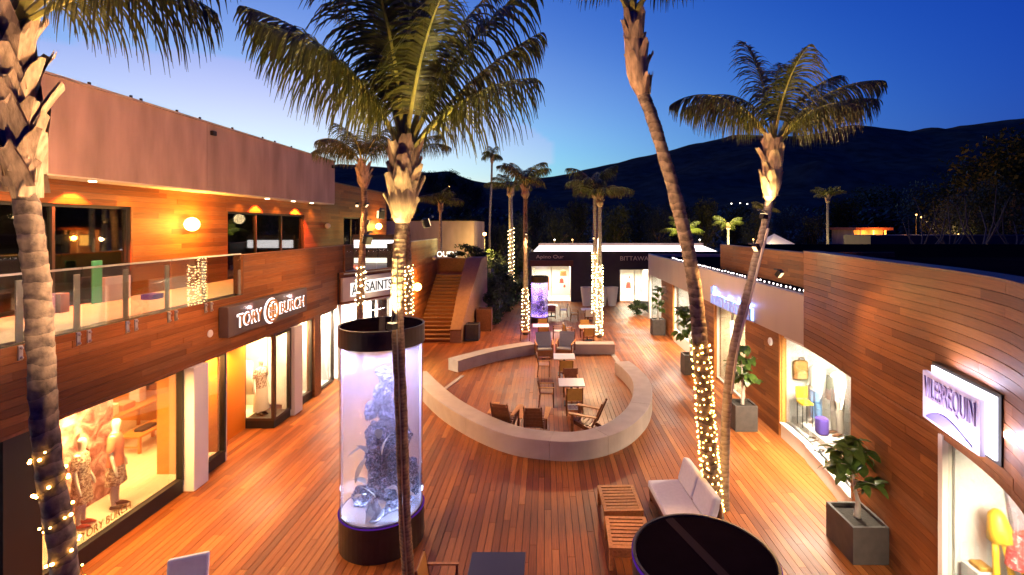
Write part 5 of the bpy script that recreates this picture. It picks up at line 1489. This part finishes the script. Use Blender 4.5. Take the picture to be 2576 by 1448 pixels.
# little bits of shrub
SPR = [leaf_mesh('sprig', M['shrub_leaf'], .2, .09, b, 3) for b in (.1,.4)]
def leafy(name, label, cat, c, rx, ry, rz, n, seed, mt, size=.12, group=None, kind=None, tree=None, squash=0.0):
    """foliage: many leaf-sized faces in uneven clumps through an ellipsoid"""
    q = random.Random(seed)
    c = Vector(c)
    clumps = [(Vector((q.gauss(0,.45),q.gauss(0,.45),q.uniform(-.8,.8))), q.uniform(.22,.5)) for _ in range(max(6, n//60))]
    vs, fs = [], []
    for i in range(n):
        cl, cr = q.choice(clumps)
        d = Vector((q.gauss(0,1),q.gauss(0,1),q.gauss(0,1))).normalized()*cr*q.random()**.4
        p = cl + d
        if p.length > 1.15: p = p.normalized()*q.uniform(.8,1.15)
        p = Vector((p.x*rx, p.y*ry, p.z*rz))
        a = Vector((q.gauss(0,1),q.gauss(0,1),q.gauss(0,.7))).normalized(); b = a.orthogonal().normalized()
        s = size*q.uniform(.6,1.5); o = len(vs)
        vs += [p-a*s, p+b*s*.45, p+a*s, p-b*s*.45]; fs.append((o,o+1,o+2,o+3))
    return MB().add(vs, fs), c
def shrub(label, c, rx, ry, rz, n, seed, size=.1, mt='shrub_leaf', group=None, name='shrub'):
    t = thing(name, label, 'shrub', (c[0],c[1],0), 0, group)
    mb, cc = leafy('x','', '', c, rx, ry, rz, n, seed, None, size)
    mb.v = [(x,y,z+c[2]) for x,y,z in mb.v]
    mb.build('foliage', M[mt], t, local=True)
    q = random.Random(seed); st_ = MB()
    for k in range(5):
        a = q.uniform(0,6.28); st_.tube([(0,0,0),(math.cos(a)*rx*.3,math.sin(a)*ry*.3,c[2]*.6),(math.cos(a)*rx*.6,math.sin(a)*ry*.6,c[2]+rz*.4)],[.03,.02,.008],5)
    st_.build('stem', M['tree_bark'], t, local=True)
shrub('round clipped shrub at the corner of the right row before the black shop', (6.3,33.8,.48), .62,.6,.5, 1400, 3, .07)
for i, (x, y, z, r_) in enumerate(((-3.2,30.2,1.1,.8),(-3.3,33.0,1.3,1.0),(-2.9,35.0,1.4,1.0),(-3.6,36.5,2.0,1.2),(-3.9,39.5,2.2,1.3),(-2.4,38.5,1.0,.9))):
    shrub(('dark shrub beside the brown planter at the stair wall','dark shrub along the path behind the stair wall','leafy shrub left of the far path','tall shrub behind the stair landing wall','bushy shrub under the garden lamp','low shrub beside the white-lit palm')[i], (x,y,z), r_*.8,r_,z*.95, 900, 20+i, .13, group='shrubs along the path by the stairs')
shrub('trailing shrub on top of the stair landing wall', (-5.2,32.7,4.35), 1.3,.5,.45, 900, 40, .1)
shrub('shrub growing behind the slender palm by the violet aquarium', (-2.3,43.0,1.5), 1.2,1.0,1.5, 1000, 44, .13, group='shrubs along the path by the stairs')

# ------------------------------------------------------------------ mannequins and goods in the windows
def mannequin(label, loc, rz, h=1.78, arms=((-.06,.02),(.06,.02)), top=None, bottom=None, shoes=None, head=True, bag=None):
    """white shop mannequin, one continuous skinned body; clothes are its children; faces +Y"""
    t = thing('mannequin', label, 'mannequin', loc, rz)
    k = h/1.78
    V = [((0,0,.94),.125,.10),((0,0,1.08),.105,.085),((0,0,1.24),.13,.095),((0,-.01,1.40),.12,.08),((0,0,1.50),.05,.05)]
    E_ = [(0,1),(1,2),(2,3),(3,4)]
    if head:
        V += [((0,.01,1.58),.06,.065),((0,.015,1.68),.075,.092),((0,.005,1.76),.05,.06)]; E_ += [(4,5),(5,6),(6,7)]
    for si, s in enumerate((-1,1)):
        b = len(V); f_ = arms[si]
        V += [((s*.16,-.01,1.42),.05,.05),((s*.21,-.02,1.16),.04,.04),((s*.22+f_[0]*.5,.02+f_[1],.93),.03,.03),((s*.22+f_[0],.05+f_[1]*1.6,.80),.034,.022),((s*.215+f_[0],.07+f_[1]*1.8,.71),.018,.014)]
        E_ += [(3,b),(b,b+1),(b+1,b+2),(b+2,b+3),(b+3,b+4)]
        b = len(V)
        V += [((s*.085,0,.86),.085,.09),((s*.09,.01,.50),.055,.06),((s*.092,-.02,.30),.052,.055),((s*.095,-.01,.09),.034,.036),((s*.10,.09,.035),.038,.03),((s*.10,.16,.02),.03,.018)]
        E_ += [(0,b),(b,b+1),(b+1,b+2),(b+2,b+3),(b+3,b+4),(b+4,b+5)]
    me = bpy.data.meshes.new('body'); me.from_pydata([tuple(Vector(v[0])*k) for v in V], E_, []); me.materials.append(M['mannequin'])
    o = bpy.data.objects.new('body', me); col.objects.link(o); o.parent = t
    sk = o.modifiers.new('skin','SKIN'); sk.use_smooth_shade = True
    sv = me.skin_vertices[0].data
    for i, v in enumerate(V): sv[i].radius = (v[1]*k, v[2]*k)
    sv[0].use_root = True
    ss = o.modifiers.new('sub','SUBSURF'); ss.levels = 2; ss.render_levels = 2
    def garment(name, rings, mt):
        vs, fs = [], []; n = 20
        for (z, a, b_, yo) in rings:
            for j in range(n):
                th = 2*math.pi*j/n; w_ = 1+.05*math.sin(5*th+z*9)
                vs.append((a*math.cos(th)*w_*k, (yo+b_*math.sin(th)*w_)*k, z*k))
        for i in range(len(rings)-1):
            for j in range(n): fs.append((i*n+j,i*n+(j+1)%n,(i+1)*n+(j+1)%n,(i+1)*n+j))
        MB().add(vs, fs).build(name, mt, t, local=True, smooth=True)
    if top is not None:
        garment('shirt', [(.86,.185,.14,0),(1.0,.16,.125,0),(1.15,.155,.12,0),(1.28,.175,.13,0),(1.40,.185,.115,-.01),(1.46,.12,.09,-.01),(1.49,.065,.06,0)], top)
        for s in (-1,1):
            MB().tube([Vector((s*.13,-.01,1.43))*k,Vector((s*.185,-.015,1.33))*k,Vector((s*.215,-.02,1.18))*k],[.075*k,.07*k,.065*k],10,cap=False).build('sleeve', top, t, local=True, smooth=True)
    if bottom is not None:
        kind, mt = bottom
        if kind == 'skirt': garment('skirt', [(.50,.21,.17,0),(.7,.195,.155,0),(.9,.165,.13,0),(1.0,.15,.12,0)], mt)
        elif kind == 'dress': garment('skirt', [(.16,.26,.20,0),(.5,.22,.17,0),(.9,.17,.13,0),(1.0,.15,.12,0)], mt)
        else:
            for s in (-1,1):
                MB().tube([Vector((s*.08,0,.98))*k,Vector((s*.09,.0,.80))*k,Vector((s*.095,.01,.5))*k,Vector((s*.10,-.01,.1))*k],[.10*k,.105*k,.085*k,.08*k],12,cap=False).build('trouser_leg', mt, t, local=True, smooth=True)
    if shoes is not None:
        for s in (-1,1):
            MB().tube([Vector((s*.095,-.06,.05))*k,Vector((s*.098,.03,.06))*k,Vector((s*.10,.10,.045))*k,Vector((s*.10,.19,.025))*k],[.04*k,.052*k,.045*k,.02*k],8,sq=.8).build('shoe', shoes, t, local=True, smooth=True)
    return t
m_print = speckled('printed_cloth', (.14,.06,.05), (.80,.66,.55), 22, .45, .55)
m_coral = mat('coral_knit', (.62,.20,.12), .8)
mannequin('white mannequin in a printed knee-length dress and red shoes in the orange-lit window', (-8.85,9.48,.27), R(-70), 1.72, top=m_print, bottom=('skirt',m_print), shoes=m_red)
mannequin('white mannequin in a coral T-shirt and printed skirt in the orange-lit window', (-8.75,10.12,.27), R(-65), 1.84, top=m_coral, bottom=('skirt',m_print), shoes=M['black'])
mannequin('mannequin in a long pale dress inside the glazed shop bay', (-8.75,15.28,.21), R(-110), 1.75, top=m_print, bottom=('dress',M['cream']), shoes=M['black'])
mannequin('headless mannequin in a dark apron and grey trousers in the curved white window', (7.55,12.85,.60), R(95), 1.92, head=False, top=mat('pale_blue_shirt',(.55,.72,.85),.7), bottom=('trousers',mat('grey_trousers',(.22,.18,.15),.8)), shoes=M['brown_wood'])
mannequin('headless mannequin in a white shirt and blue jeans in the curved white window', (7.38,13.55,.66), R(100), 1.84, head=False, top=M['white'], bottom=('trousers',mat('blue_denim',(.14,.30,.58),.7)))
apr = MB().add([(7.36,12.86+.18,1.5),(7.39,12.86-.16,1.5),(7.40,12.86-.12,2.12),(7.38,12.86+.14,2.12),(7.33,12.86+.18,1.5),(7.36,12.86-.16,1.5),(7.37,12.86-.12,2.12),(7.35,12.86+.14,2.12)],MB.BF).build('apron', mat('dark_apron',(.07,.06,.06),.8))
tag(apr, 'dark grey apron hanging on the front of the trousered mannequin', 'apron')
# printed screen, bench and table in the orange window
def pebbles():
    m, nt, b = new_mat('rock_print')
    g_ = nt.nodes.new('ShaderNodeNewGeometry'); v = nt.nodes.new('ShaderNodeTexNoise'); v.inputs['Scale'].default_value = 3.2; v.inputs['Detail'].default_value = 8; v.inputs['Distortion'].default_value = 1.2
    r = nt.nodes.new('ShaderNodeValToRGB'); e = r.color_ramp.elements
    e[0].position=.38; e[0].color=(.20,.06,.06,1); e[1].position=.62; e[1].color=(.85,.62,.55,1); x_=e.new(.5); x_.color=(.55,.25,.23,1)
    nt.links.new(g_.outputs['Position'], v.inputs['Vector']); nt.links.new(v.outputs['Fac'], r.inputs[0]); nt.links.new(r.outputs[0], b.inputs['Base Color']); return m
tag(MB().box(-9.40,-9.35,8.05,10.75,.27,2.74).build('printed_screen', pebbles()), 'tall screen printed with pink rock behind the two mannequins', 'screen')
def shop_table(label, x0, x1, y0, y1, h, mt):
    t = thing('display_table', label, 'table', ((x0+x1)/2,(y0+y1)/2,.26))
    MB().box(x0,x1,y0,y1,.26+h-.05,.26+h).build('tabletop', mt, t)
    for xx in (x0+.04,x1-.04):
        for yy in (y0+.04,y1-.04): MB().box(xx-.03,xx+.03,yy-.03,yy+.03,.26,.26+h-.052).build('leg', mt, t)
    MB().box(x0+.07,x1-.07,y0+.03,y0+.05,.40,.44).build('stretcher', mt, t)
shop_table('long wooden display table deep inside the orange-lit shop', -11.8,-10.95,12.4,14.4,.85,M['teak'])
shop_table('low wooden bench standing before the display table in the orange-lit shop', -10.75,-10.2,12.5,13.6,.45,M['teak'])
for i, (x,y,z,sx,sy,sz,mt,lb_) in enumerate(((-11.3,12.7,1.11,.4,.5,.3,M['cream'],'cream handbag at the near end of the long display table'),(-11.3,13.3,1.11,.35,.4,.18,m_coral,'coral folded knitwear on the long display table'),(-11.4,13.9,1.11,.3,.25,.4,m_lilac,'pink upright handbag at the far end of the long display table'),(-10.45,13.0,.71,.25,.5,.08,M['black'],'dark shallow tray on the low bench'))):
    t = thing('handbag' if i in (0,2) else 'display_goods', lb_, 'bag' if i in (0,2) else 'goods', (x,y,z))
    MB().box(-sx/2,sx/2,-sy/2,sy/2,0,sz).build('goods_body', mt, t, local=True, bevel=.03)
    if i in (0,2): MB().tube([(0,-sy*.25,sz),(0,-sy*.15,sz+.14),(0,sy*.15,sz+.14),(0,sy*.25,sz)],.012,6).build('handle', M['brown_wood'], t, local=True)
sh = thing('wall_shelf', 'back wall shelf with small goods inside the orange-lit shop', 'shelf', (-12.5,14.5,1.6))
for z in (1.25,1.7,2.15): MB().box(-14.0,-10.6,14.40,14.68,z,z+.04).build('shelf', M['brown_wood'], sh)
for k in range(34):
    z = rnd.choice((1.29,1.74,2.19)); xx = rnd.uniform(-13.9,-10.9); w_ = rnd.uniform(.12,.3)
    MB().box(xx,xx+w_,14.42,14.62,z,z+rnd.uniform(.08,.32)).build('goods', rnd.choice([m_coral,M['cream'],M['brown_wood'],m_lilac,M['black'],m_red]), sh)
for yy in (8.4,9.4,10.4,11.4,12.4,13.4):
    MB().box(-14.18,-13.9,yy,yy+.9,1.25,1.29).box(-14.18,-13.9,yy,yy+.9,1.75,1.79).build('shelf', M['brown_wood'], sh)
    for q in range(4):
        y0 = yy+q*.22; z = rnd.choice((1.30,1.80)); MB().box(-14.1,-13.92,y0,y0+.16,z,z+rnd.uniform(.12,.34)).build('goods', rnd.choice([m_coral,M['cream'],M['black'],m_lilac,m_red]), sh)
rl = thing('clothes_rail', 'rail of colourful clothes inside the glazed shop bay', 'rail', (-10.6,15.5,1.7))
MB().tube([(-11.8,15.7,1.8),(-9.3,15.7,1.8)],.015,6).build('rod', M['steel'], rl)
for k in range(22):
    x = -11.7+k*.11
    g_ = MB().tube([(x,15.7,1.78),(x,15.7,1.7),(x,15.7,1.3),(x,15.7,.95-rnd.random()*.3)],[.02,.16,.15,.18],8,sq=.25)
    g_.build('garment', rnd.choice([m_coral,M['cream'],m_red,M['white'],m_print,M['brown_wood'],m_lilac]), rl, smooth=True)
# right curved window: backpack, chair, ground dressing
bp_ = thing('backpack', 'tan leather backpack hanging on the white end wall of the curved window', 'bag', (7.2,14.05,1.94))
MB().box(7.0,7.4,13.94,14.12,1.68,2.22).build('bag_body', mat('tan_leather',(.42,.20,.06),.5), bp_, bevel=.07)
MB().box(7.06,7.34,13.89,13.938,1.72,1.94).build('pocket', mat('tan_leather_light',(.55,.32,.14),.5), bp_, bevel=.02)
MB().tube([(7.1,13.95,2.2),(7.14,13.98,2.3),(7.26,13.98,2.3),(7.3,13.95,2.2)],.015,6).build('strap', M['brown_wood'], bp_)
yc = thing('yellow_stool', 'tall yellow stool with thin black legs in the curved white window', 'stool', (7.02,13.45,.60))
MB().box(6.86,7.18,13.28,13.62,1.20,1.26).build('seat', m_yellow, yc, bevel=.02)
MB().box(6.86,7.18,13.60,13.64,1.30,1.62).build('backrest', m_yellow, yc, bevel=.015)
for a in (6.89,7.15):
    for b in (13.31,13.59): MB().tube([(a,b,.60),(a,b,1.2)],.012,6).build('leg', M['black'], yc)
tag(MB().box(7.05,7.3,12.75,13.05,.602,1.05).build('blue_bag', m_violet, bevel=.06), 'blue cloth bag standing between the two headless mannequins', 'bag')
q_ = random.Random(3)
for i in range(5):
    s = q_.uniform(.07,.14)
    o = inst('pale_stone', rock_mesh('pale_stone', [M['concrete'],M['white'],M['brown_wood']][i%3], 50+i), None, (q_.uniform(6.65,7.1),10.6+i*.42,.44+s*.7), (i,0,0), (s*1.5,s,s))
    tag(o, 'small stone on the white floor of the curved window', 'stone', 'stones on the curved window floor')
for i in range(6):
    a = (q_.uniform(6.7,7.2),q_.uniform(10.8,13.2),.47)
    o = MB().tube([a,(a[0]+q_.uniform(-.2,.2),a[1]+q_.uniform(-.4,.4),.55),(a[0]+q_.uniform(-.3,.3),a[1]+q_.uniform(-.7,.7),.5)],[.025,.02,.008],6).build('driftwood', M['tree_bark'])
    tag(o, 'piece of driftwood lying on the floor of the curved window', 'driftwood', 'driftwood on the curved window floor')
# nearest window: yellow swimwear torso
ys_ = thing('swimwear_display', 'yellow hooded garment with hanging straps in the nearest white window', 'garment', (6.4,7.0,1.3))
MB().tube([(6.37,7.02,2.0),(6.37,7.02,1.93),(6.39,7.0,1.75),(6.41,6.98,1.60)],[.04,.10,.14,.17],10).build('hood', m_yellow, ys_, smooth=True)
for dx in (-.09,.02,.12): MB().tube([(6.41+dx,6.98,1.60),(6.44+dx*1.5,6.96,1.38),(6.48+dx*1.9,6.95,1.12),(6.50+dx*2.1,6.95,.85)],[.045,.04,.045,.02],6).build('strap', m_yellow, ys_, smooth=True)
pn_ = thing('plinth', 'white display plinth deep in the nearest window', 'plinth', (6.25,7.15,.15))
MB().box(6.12,6.42,7.02,7.32,.151,1.08).build('plinth_body', M['white'], pn_)
crate_box('small flat cream box on the white plinth in the nearest window', M['ochre'], 6.18,6.36,7.06,7.26,1.082,1.14)
rs_ = thing('swimwear_display', 'red and white printed shorts in the nearest white window', 'garment', (6.6,6.85,1.3))
for dx in (-.09,.09): MB().tube([(6.6+dx*.6,6.85,1.75),(6.6+dx,6.85,1.55),(6.6+dx*1.3,6.85,1.3)],[.10,.11,.12],10,cap=False).build('short_leg', speckled('shorts_print',(.6,.05,.05),(.85,.7,.7),20), rs_, smooth=True)
tag(MB().add([(6.9,7.30,1.5),(7.35,7.30,1.2),(7.35,7.30,2.2),(6.75,7.30,2.3),(6.9,7.36,1.5),(7.35,7.36,1.2),(7.35,7.36,2.2),(6.75,7.36,2.3)],MB.BF).build('mirror_panel', m_lilac), 'angular mauve wall panel behind the yellow garment', 'panel')

# ------------------------------------------------------------------ flood lamps on the palms, some unseen and added for their light
m_lens = emit('flood_lens', (1.0,.66,.34), 2.5)
def flood(label, p, aim, energy, colr, angle=110, housing=True):
    p = Vector(p); aim = Vector(aim)
    t = thing('flood_lamp', label, 'lamp', p, 0, None)
    d = (aim-p).normalized(); ro = d.to_track_quat('-Z','Y').to_matrix().to_4x4()
    MB().xbox(ro @ Matrix.Translation((0,0,.05)), .12,.15,.10).build('housing', M['black'], t, local=True, bevel=.015)
    MB().xbox(ro @ Matrix.Translation((0,0,-.006)), .09,.12,.008).build('lens', m_lens, t, local=True)
    MB().tube([(0,0,.02),(0,.14,.10),(0,.30,.10)],.02,6).build('bracket', M['black'], t, local=True)
    lamp('flood_light', 'SPOT', p+d*.05, energy, colr, aim=aim, size=.09, angle=angle, blend=.7)
f3 = P(915,519,Y3)
flood('left half of a pair of black flood lamps high on the slim palm', f3+Vector((-.16,-.2,0)), (-5,13,0), 470, (1.0,.50,.16), 120)
flood('right half of a pair of black flood lamps high on the slim palm', f3+Vector((.18,-.2,0)), (.5,15.5,0), 400, (1.0,.50,.16), 120)
flood('added small flood lamp below the pair on the slim palm, brightening the metal fascia', P(914,560,Y3)+Vector((.26,-.16,0)), (6.7,20.5,2.6), 1300, (1.0,.55,.27), 54)  # added lamp; lifts the fascia in place of light from the windows opposite
f2 = P(1000,815,Y2)
flood('black flood lamp strapped to the centre palm just above the aquarium lid', f2+Vector((-.02,-.22,.05)), f2+Vector((.1,-.3,9)), 560, (1.0,.76,.30), 85)
flood('flood lamp high on the centre palm aimed at the left fascia', P(1006,600,Y2)+Vector((-.46,-.30,0)), (-10,12.2,8.3), 1350, (1.0,.48,.19), 106)
flood('added flood lamp on the centre palm turned towards the leaning palm', P(1012,560,Y2)+Vector((.46,-.10,0)), P(1660,380,Y4), 850, (1.0,.58,.30), 72)  # added lamp with no fixture seen there; warms the leaning trunk
flood('added flood lamp on the centre palm turned towards the big left palm', P(1012,540,Y2)+Vector((-.44,.12,0)), P(60,480,Y1), 1150, (1.0,.60,.33), 80)  # added lamp, fixture unseen; lights the left palm's trunk and leaf bases
f5 = P(1918,625,Y5)
flood('flood lamp on the bare trunk of the curved slim palm', f5+Vector((-.30,-.34,0)), (-1.2,6.5,0), 420, (1.0,.50,.16), 78)
flood('lower flood lamp on the curved slim palm aimed at the right wall', P(1912,690,Y5)+Vector((.32,-.26,0)), (6.6,7.2,2.2), 85, (1.0,.50,.16), 98)
flood('small uplight on the curved slim palm below its shaggy sheath', P(1930,540,Y5)+Vector((-.15,-.18,0)), P(1950,200,Y5), 110, (1.0,.75,.3), 70)
flood('flood lamp on the left twin palm aimed down at the tables', P(1497,600,27.4)+Vector((-.1,-.25,0)), (2.8,22,0), 1050, (1.0,.58,.27), 125)
flood('flood lamp on the slender palm by the violet aquarium', P(1322,590,27.6)+Vector((.05,-.25,0)), (-2.0,25,0), 680, (1.0,.58,.27), 118)

flood('added unseen narrow uplight on the deck in front of the big left palm', (-3.6,3.6,.12), P(38,340,Y1), 1500, (1.0,.62,.36), 27)  # unseen lamp added to light the left palm's leaf bases from the camera side
flood('added unseen narrow uplight on the deck in front of the centre palm', (-1.3,4.4,.12), P(1012,520,Y2), 1300, (1.0,.64,.34), 26)  # unseen lamp below the view, added to light the centre crown from the front

# ------------------------------------------------------------------ garden lamp, far trees, far lights
gl_ = thing('garden_lamp', 'lamp post with a small glowing globe above the shrubs behind the stairs', 'lamp', (-4.85,39.6,-.3))
MB().tube([(-4.85,39.6,-.3),(-4.85,39.6,5.25)],.035,8).build('post', M['black'], gl_)
MB().ball((-4.85,39.6,5.38), .14, 12, 8).build('globe', M['globe_warm'], gl_, smooth=True)
lamp('garden_light', 'POINT', (-4.75,39.2,4.6), 240, (1.0,.72,.22), size=.25)
def tree_mesh(seed, n, size):
    mb, _ = leafy('', '', '', (0,0,0), 1,1,1, n, seed, None, size); return mb.mesh('crown', M['foliage'])
CROWN = [tree_mesh(60+i, 3600, .05) for i in range(5)]
def trunk_mesh(seed):
    q = random.Random(seed); mb = MB().tube([(0,0,0),(.02,0,.5),(0,.02,1.0)],[.05,.04,.028],7)
    for k in range(6):
        a = q.uniform(0,6.28); mb.tube([(0,0,.55+.06*k),(math.cos(a)*.18,math.sin(a)*.18,.85+.05*k),(math.cos(a)*.36,math.sin(a)*.36,1.05+.06*k)],[.022,.015,.006],5)
    return mb.mesh('trunk', M['tree_bark'])
TRUNK = [trunk_mesh(i) for i in range(3)]
shapes = ['rounded','broad','narrow','ragged','tall']
def tree(label, px, ytop, Y, wpx, i, group='dark trees beyond the shops', zb=-.3):
    top = P(px, ytop, Y); w_ = wpx*Y/F; h = top.z-zb
    t = thing('tree', label, 'tree', (top.x, Y, zb), 0, group)
    inst('crown', CROWN[i%5], t, (0,0,h*.60), (0,0,i*1.3), (w_/2,w_/2,h*.40))
    inst('trunk', TRUNK[i%3], t, (0,0,0), (0,0,i), (h*.5,h*.5,h*.5))
where = ['above the skylight of the black shop','left of the leaning palm','behind the leaning palm','right of the leaning palm','over the metal fascia','beside the curved palm','behind the curved palm','right of the curved palm','left of the orange-lit house','in front of the orange-lit house','right of the orange-lit house']
spec = [(1350,500,75,90),(1400,520,70,90),(1455,505,80,80),(1545,515,72,90),(1600,500,85,100),(1655,520,78,80),(1700,505,88,90),(1775,500,80,80),(1850,515,92,90),(1900,525,80,70),(1985,520,90,90),(2040,540,84,70),(2120,500,95,110),(2190,470,110,150),(2270,480,105,150),(2350,450,90,160),(2440,390,80,200),(2540,330,70,220),(2490,450,62,130),(2400,480,66,120),(1300,540,60,80),(1250,560,56,70),(1190,540,60,90),(1130,545,62,80)]
desc = ['rounded dark tree','broad dark tree','narrow dark tree','ragged dark tree','tall dark tree']
spot = ['at the left end of the white skylight','over the left part of the white skylight','left of the twin palms','right of the twin palms','above the middle of the white skylight','above the right part of the white skylight','behind the leaning palm trunk','between the two green-lit palms','right of the young green-lit palm','left of the curved palm trunk','right of the curved palm trunk','before the lone dim palm','left of the orange-lit house','behind the orange-lit house','right of the orange-lit house','above the bare trunks','high at the right side','tallest at the right edge','behind the last bare tree at the right','between the bare trees','right of the white-lit palm','above the garden lamp','left of the garden lamp','above the plain taupe building']
for i, (px, yt, Y, w_) in enumerate(spec): tree(desc[i%5]+' '+spot[i], px, yt, Y, w_, i)
hs = [(1085,432,130,70),(1130,428,140,60),(1165,444,135,50),(1040,438,145,70),(990,445,150,60),(1200,466,130,50),(1110,460,110,60),(1150,480,100,70)]
hd = ['left of the highest crown on the left hill','highest tree on the crest of the left hill','right of the highest crown on the left hill','just right of the centre palm on the left hill','behind the centre palm on the left hill','lowest tree on the right slope of the left hill','on the near slope of the left hill','above the garden wall on the left hill']
for i, (px, yt, Y, w_) in enumerate(hs): tree(desc[i%5]+' '+hd[i], px, yt, Y, w_, i+2, 'trees on the left hill', zb=P(px,yt,Y).z-7.5)
for i in range(16):                                    # hedge-high undergrowth that fills in behind the roofs
    pass
mass = MB(); q_ = random.Random(12)
for i in range(9000):
    Yd = q_.uniform(95,135); px = q_.uniform(1050,2650); topy = 525-18*noise.noise(Vector((px/90,1,2)))-10*noise.noise(Vector((px/25,4,2)))
    zt = P(px,topy,Yd).z; p = P(px,570,Yd); p.z = zt*q_.random()**.7
    a = Vector((q_.gauss(0,1),q_.gauss(0,1),q_.gauss(0,.7))).normalized(); b = a.orthogonal().normalized(); s = q_.uniform(.35,.9)
    mass.add([p-a*s,p+b*s*.5,p+a*s,p-b*s*.5],[(0,1,2,3)])
tag(mass.build('distant_foliage', M['foliage']), kind='stuff')
def bare_tree(label, px, Y, ytop, seed):
    q = random.Random(seed); b = P(px, 650, Y); b.z = -.3; top = P(px, ytop, Y)
    t = thing('bare_tree', label, 'tree', b, 0, 'bare pale trees at the right'); h = top.z-b.z
    MB().tube([(0,0,0),(.05,0,h*.3),(-.05,.05,h*.45)],[.28,.2,.15],8).build('trunk', M['pale_bark'], t, local=True, smooth=True)
    for k in range(6):
        a = k*2.4; L = h*q.uniform(.12,.3); z0 = h*q.uniform(.25,.45)
        e = Vector((math.cos(a)*L, math.sin(a)*L, h*q.uniform(.75,1.0)))
        MB().tube([(0,0,z0),Vector((0,0,z0)).lerp(e,.5)+Vector((math.cos(a)*L*.3,0,0)),e],[.09,.06,.02],6).build('branch', M['pale_bark'], t, local=True)
for i, (px, Y, yt) in enumerate(((2312,46,500),(2385,50,490),(2470,44,470),(2555,48,500))):
    bare_tree(('bare pale tree just right of the orange-lit house','bare pale tree before the low dark house','tallest bare pale tree near the right edge','bare pale tree at the right edge')[i], px, Y, yt, 70+i)
# far houses and lights
oh = thing('house', 'small far house with an orange-lit veranda beyond the roofs', 'house', (45,78,-.3))
x0, x1 = (2148-CX)*78/F, (2222-CX)*78/F
MB().box(x0,x1,78,84,-.3,5.4).build('wall', M['stucco'], oh)
MB().prism([(x0-.6,76.6),(x1+.6,76.6),(x1+.6,85),(x0-.6,85)],5.4,5.8).build('roof', mat('tile_red',(.35,.10,.05),.8,var=.3,scale=3), oh)
for xx in (x0+.4,(x0+x1)/2,x1-.4): MB().box(xx-.1,xx+.1,76.8,77.0,-.3,5.4).build('column', M['cream'], oh)
MB().box(x0+1.2,x0+3,77.9,77.98,3.0,4.6).build('window', emit('window_orange',(1.0,.42,.07),5.0), oh)
lamp('veranda_light', 'POINT', ((x0+x1)/2,76.2,4.2), 800, (1.0,.32,.04), size=.3)
lamp('veranda_light', 'POINT', ((x0+x1)/2,70,5.5), 260, (1.0,.32,.04), size=.3)
tp = thing('tent', 'pale blue-white pavilion tent behind the curved palm trunk', 'tent', (33,70,-.3))
x0, x1 = (1935-CX)*70/F, (2002-CX)*70/F
MB().box(x0,x1,70,75,-.3,3.3).build('tent_wall', mat('tent_cloth',(.55,.58,.68),.8), tp)
xm = (x0+x1)/2
MB().add([(x0-.2,69.8,3.3),(x1+.2,69.8,3.3),(x1+.2,75.2,3.3),(x0-.2,75.2,3.3),(xm,72.5,4.9)],[(0,1,4),(1,2,4),(2,3,4),(3,0,4)]).build('tent_roof', M['white'], tp)
lamp('tent_light', 'POINT', (xm-2.5,68.5,4.2), 220, (1.0,.75,.45), size=.3)
lh = thing('house', 'low dark house with white-framed windows at the far right', 'house', (44,55,-.3))
MB().box(36,62,55,60,-.3,5.0).build('wall', M['dark_wall'], lh)
for xx in (42.0,45.2,52): 
    f = MB().box(xx,xx+2.4,54.9,54.99,1.6,4.0).build('window_frame', M['concrete'], lh); MB().box(xx+.15,xx+2.25,54.86,54.895,1.75,3.85).build('pane', M['black'], f)
PTL = [emit('far_lamp_white',(1.0,.9,.75),9.0), emit('far_lamp_amber',(1.0,.45,.12),10.0)]
pts_ = [(965,466,140,1),(988,457,140,0),(985,470,138,0),(1055,462,140,0),(1130,470,125,1),(1840,513,300,0),(1862,512,300,0),(1880,514,300,0),(2480,345,380,1),(2305,541,70,1),(2318,547,70,1),(1895,603,66,1),(1912,607,66,0),(1760,604,62,0),(1395,604,60,0),(1440,604,60,1),(1500,605,60,0),(2410,590,64,1),(2440,598,64,1),(2520,598,64,1)]
FARL = ['highest amber lamp on the dark left hillside','white lamp right of the highest amber one on the left hillside','white lamp below the other two on the left hillside','white lamp right of the centre palm on the left hillside','amber lamp on the right slope of the left hillside','left lamp of three low on the mountain slope','middle lamp of three low on the mountain slope','right lamp of three low on the mountain slope','single lamp high on the mountain near its right end','amber street lamp just right of the orange-lit house','lower amber street lamp right of the orange-lit house','amber lamp left of the pale tent','white lamp beside the pale tent','white lamp under the bright green palm','white lamp above the left end of the white skylight','amber lamp above the white skylight','white lamp above the skylight beside the twin palms','left amber lamp among the bare trees','middle amber lamp among the bare trees','right amber lamp near the right edge of the picture']
for i, (px, py, Y, k) in enumerate(pts_):
    p = P(px, py, Y); r_ = 1.5*Y/F*(1.2 if Y < 100 else 1)
    t = thing('far_lamp', FARL[i], 'lamp', (p.x,p.y,p.z-4), 0, 'far lamps among hills and trees')
    MB().ball((0,0,4), r_, 8, 6).build('globe', PTL[k], t, smooth=True, local=True)
    MB().tube([(0,0,0),(0,0,3.9)], .05, 5).build('post', M['black'], t, local=True)
    if Y < 90: lamp('far_lamp_light', 'POINT', (p.x, p.y, p.z+.0), 420 if px < 2000 else 45, (1.0,.62,.25), size=.3)
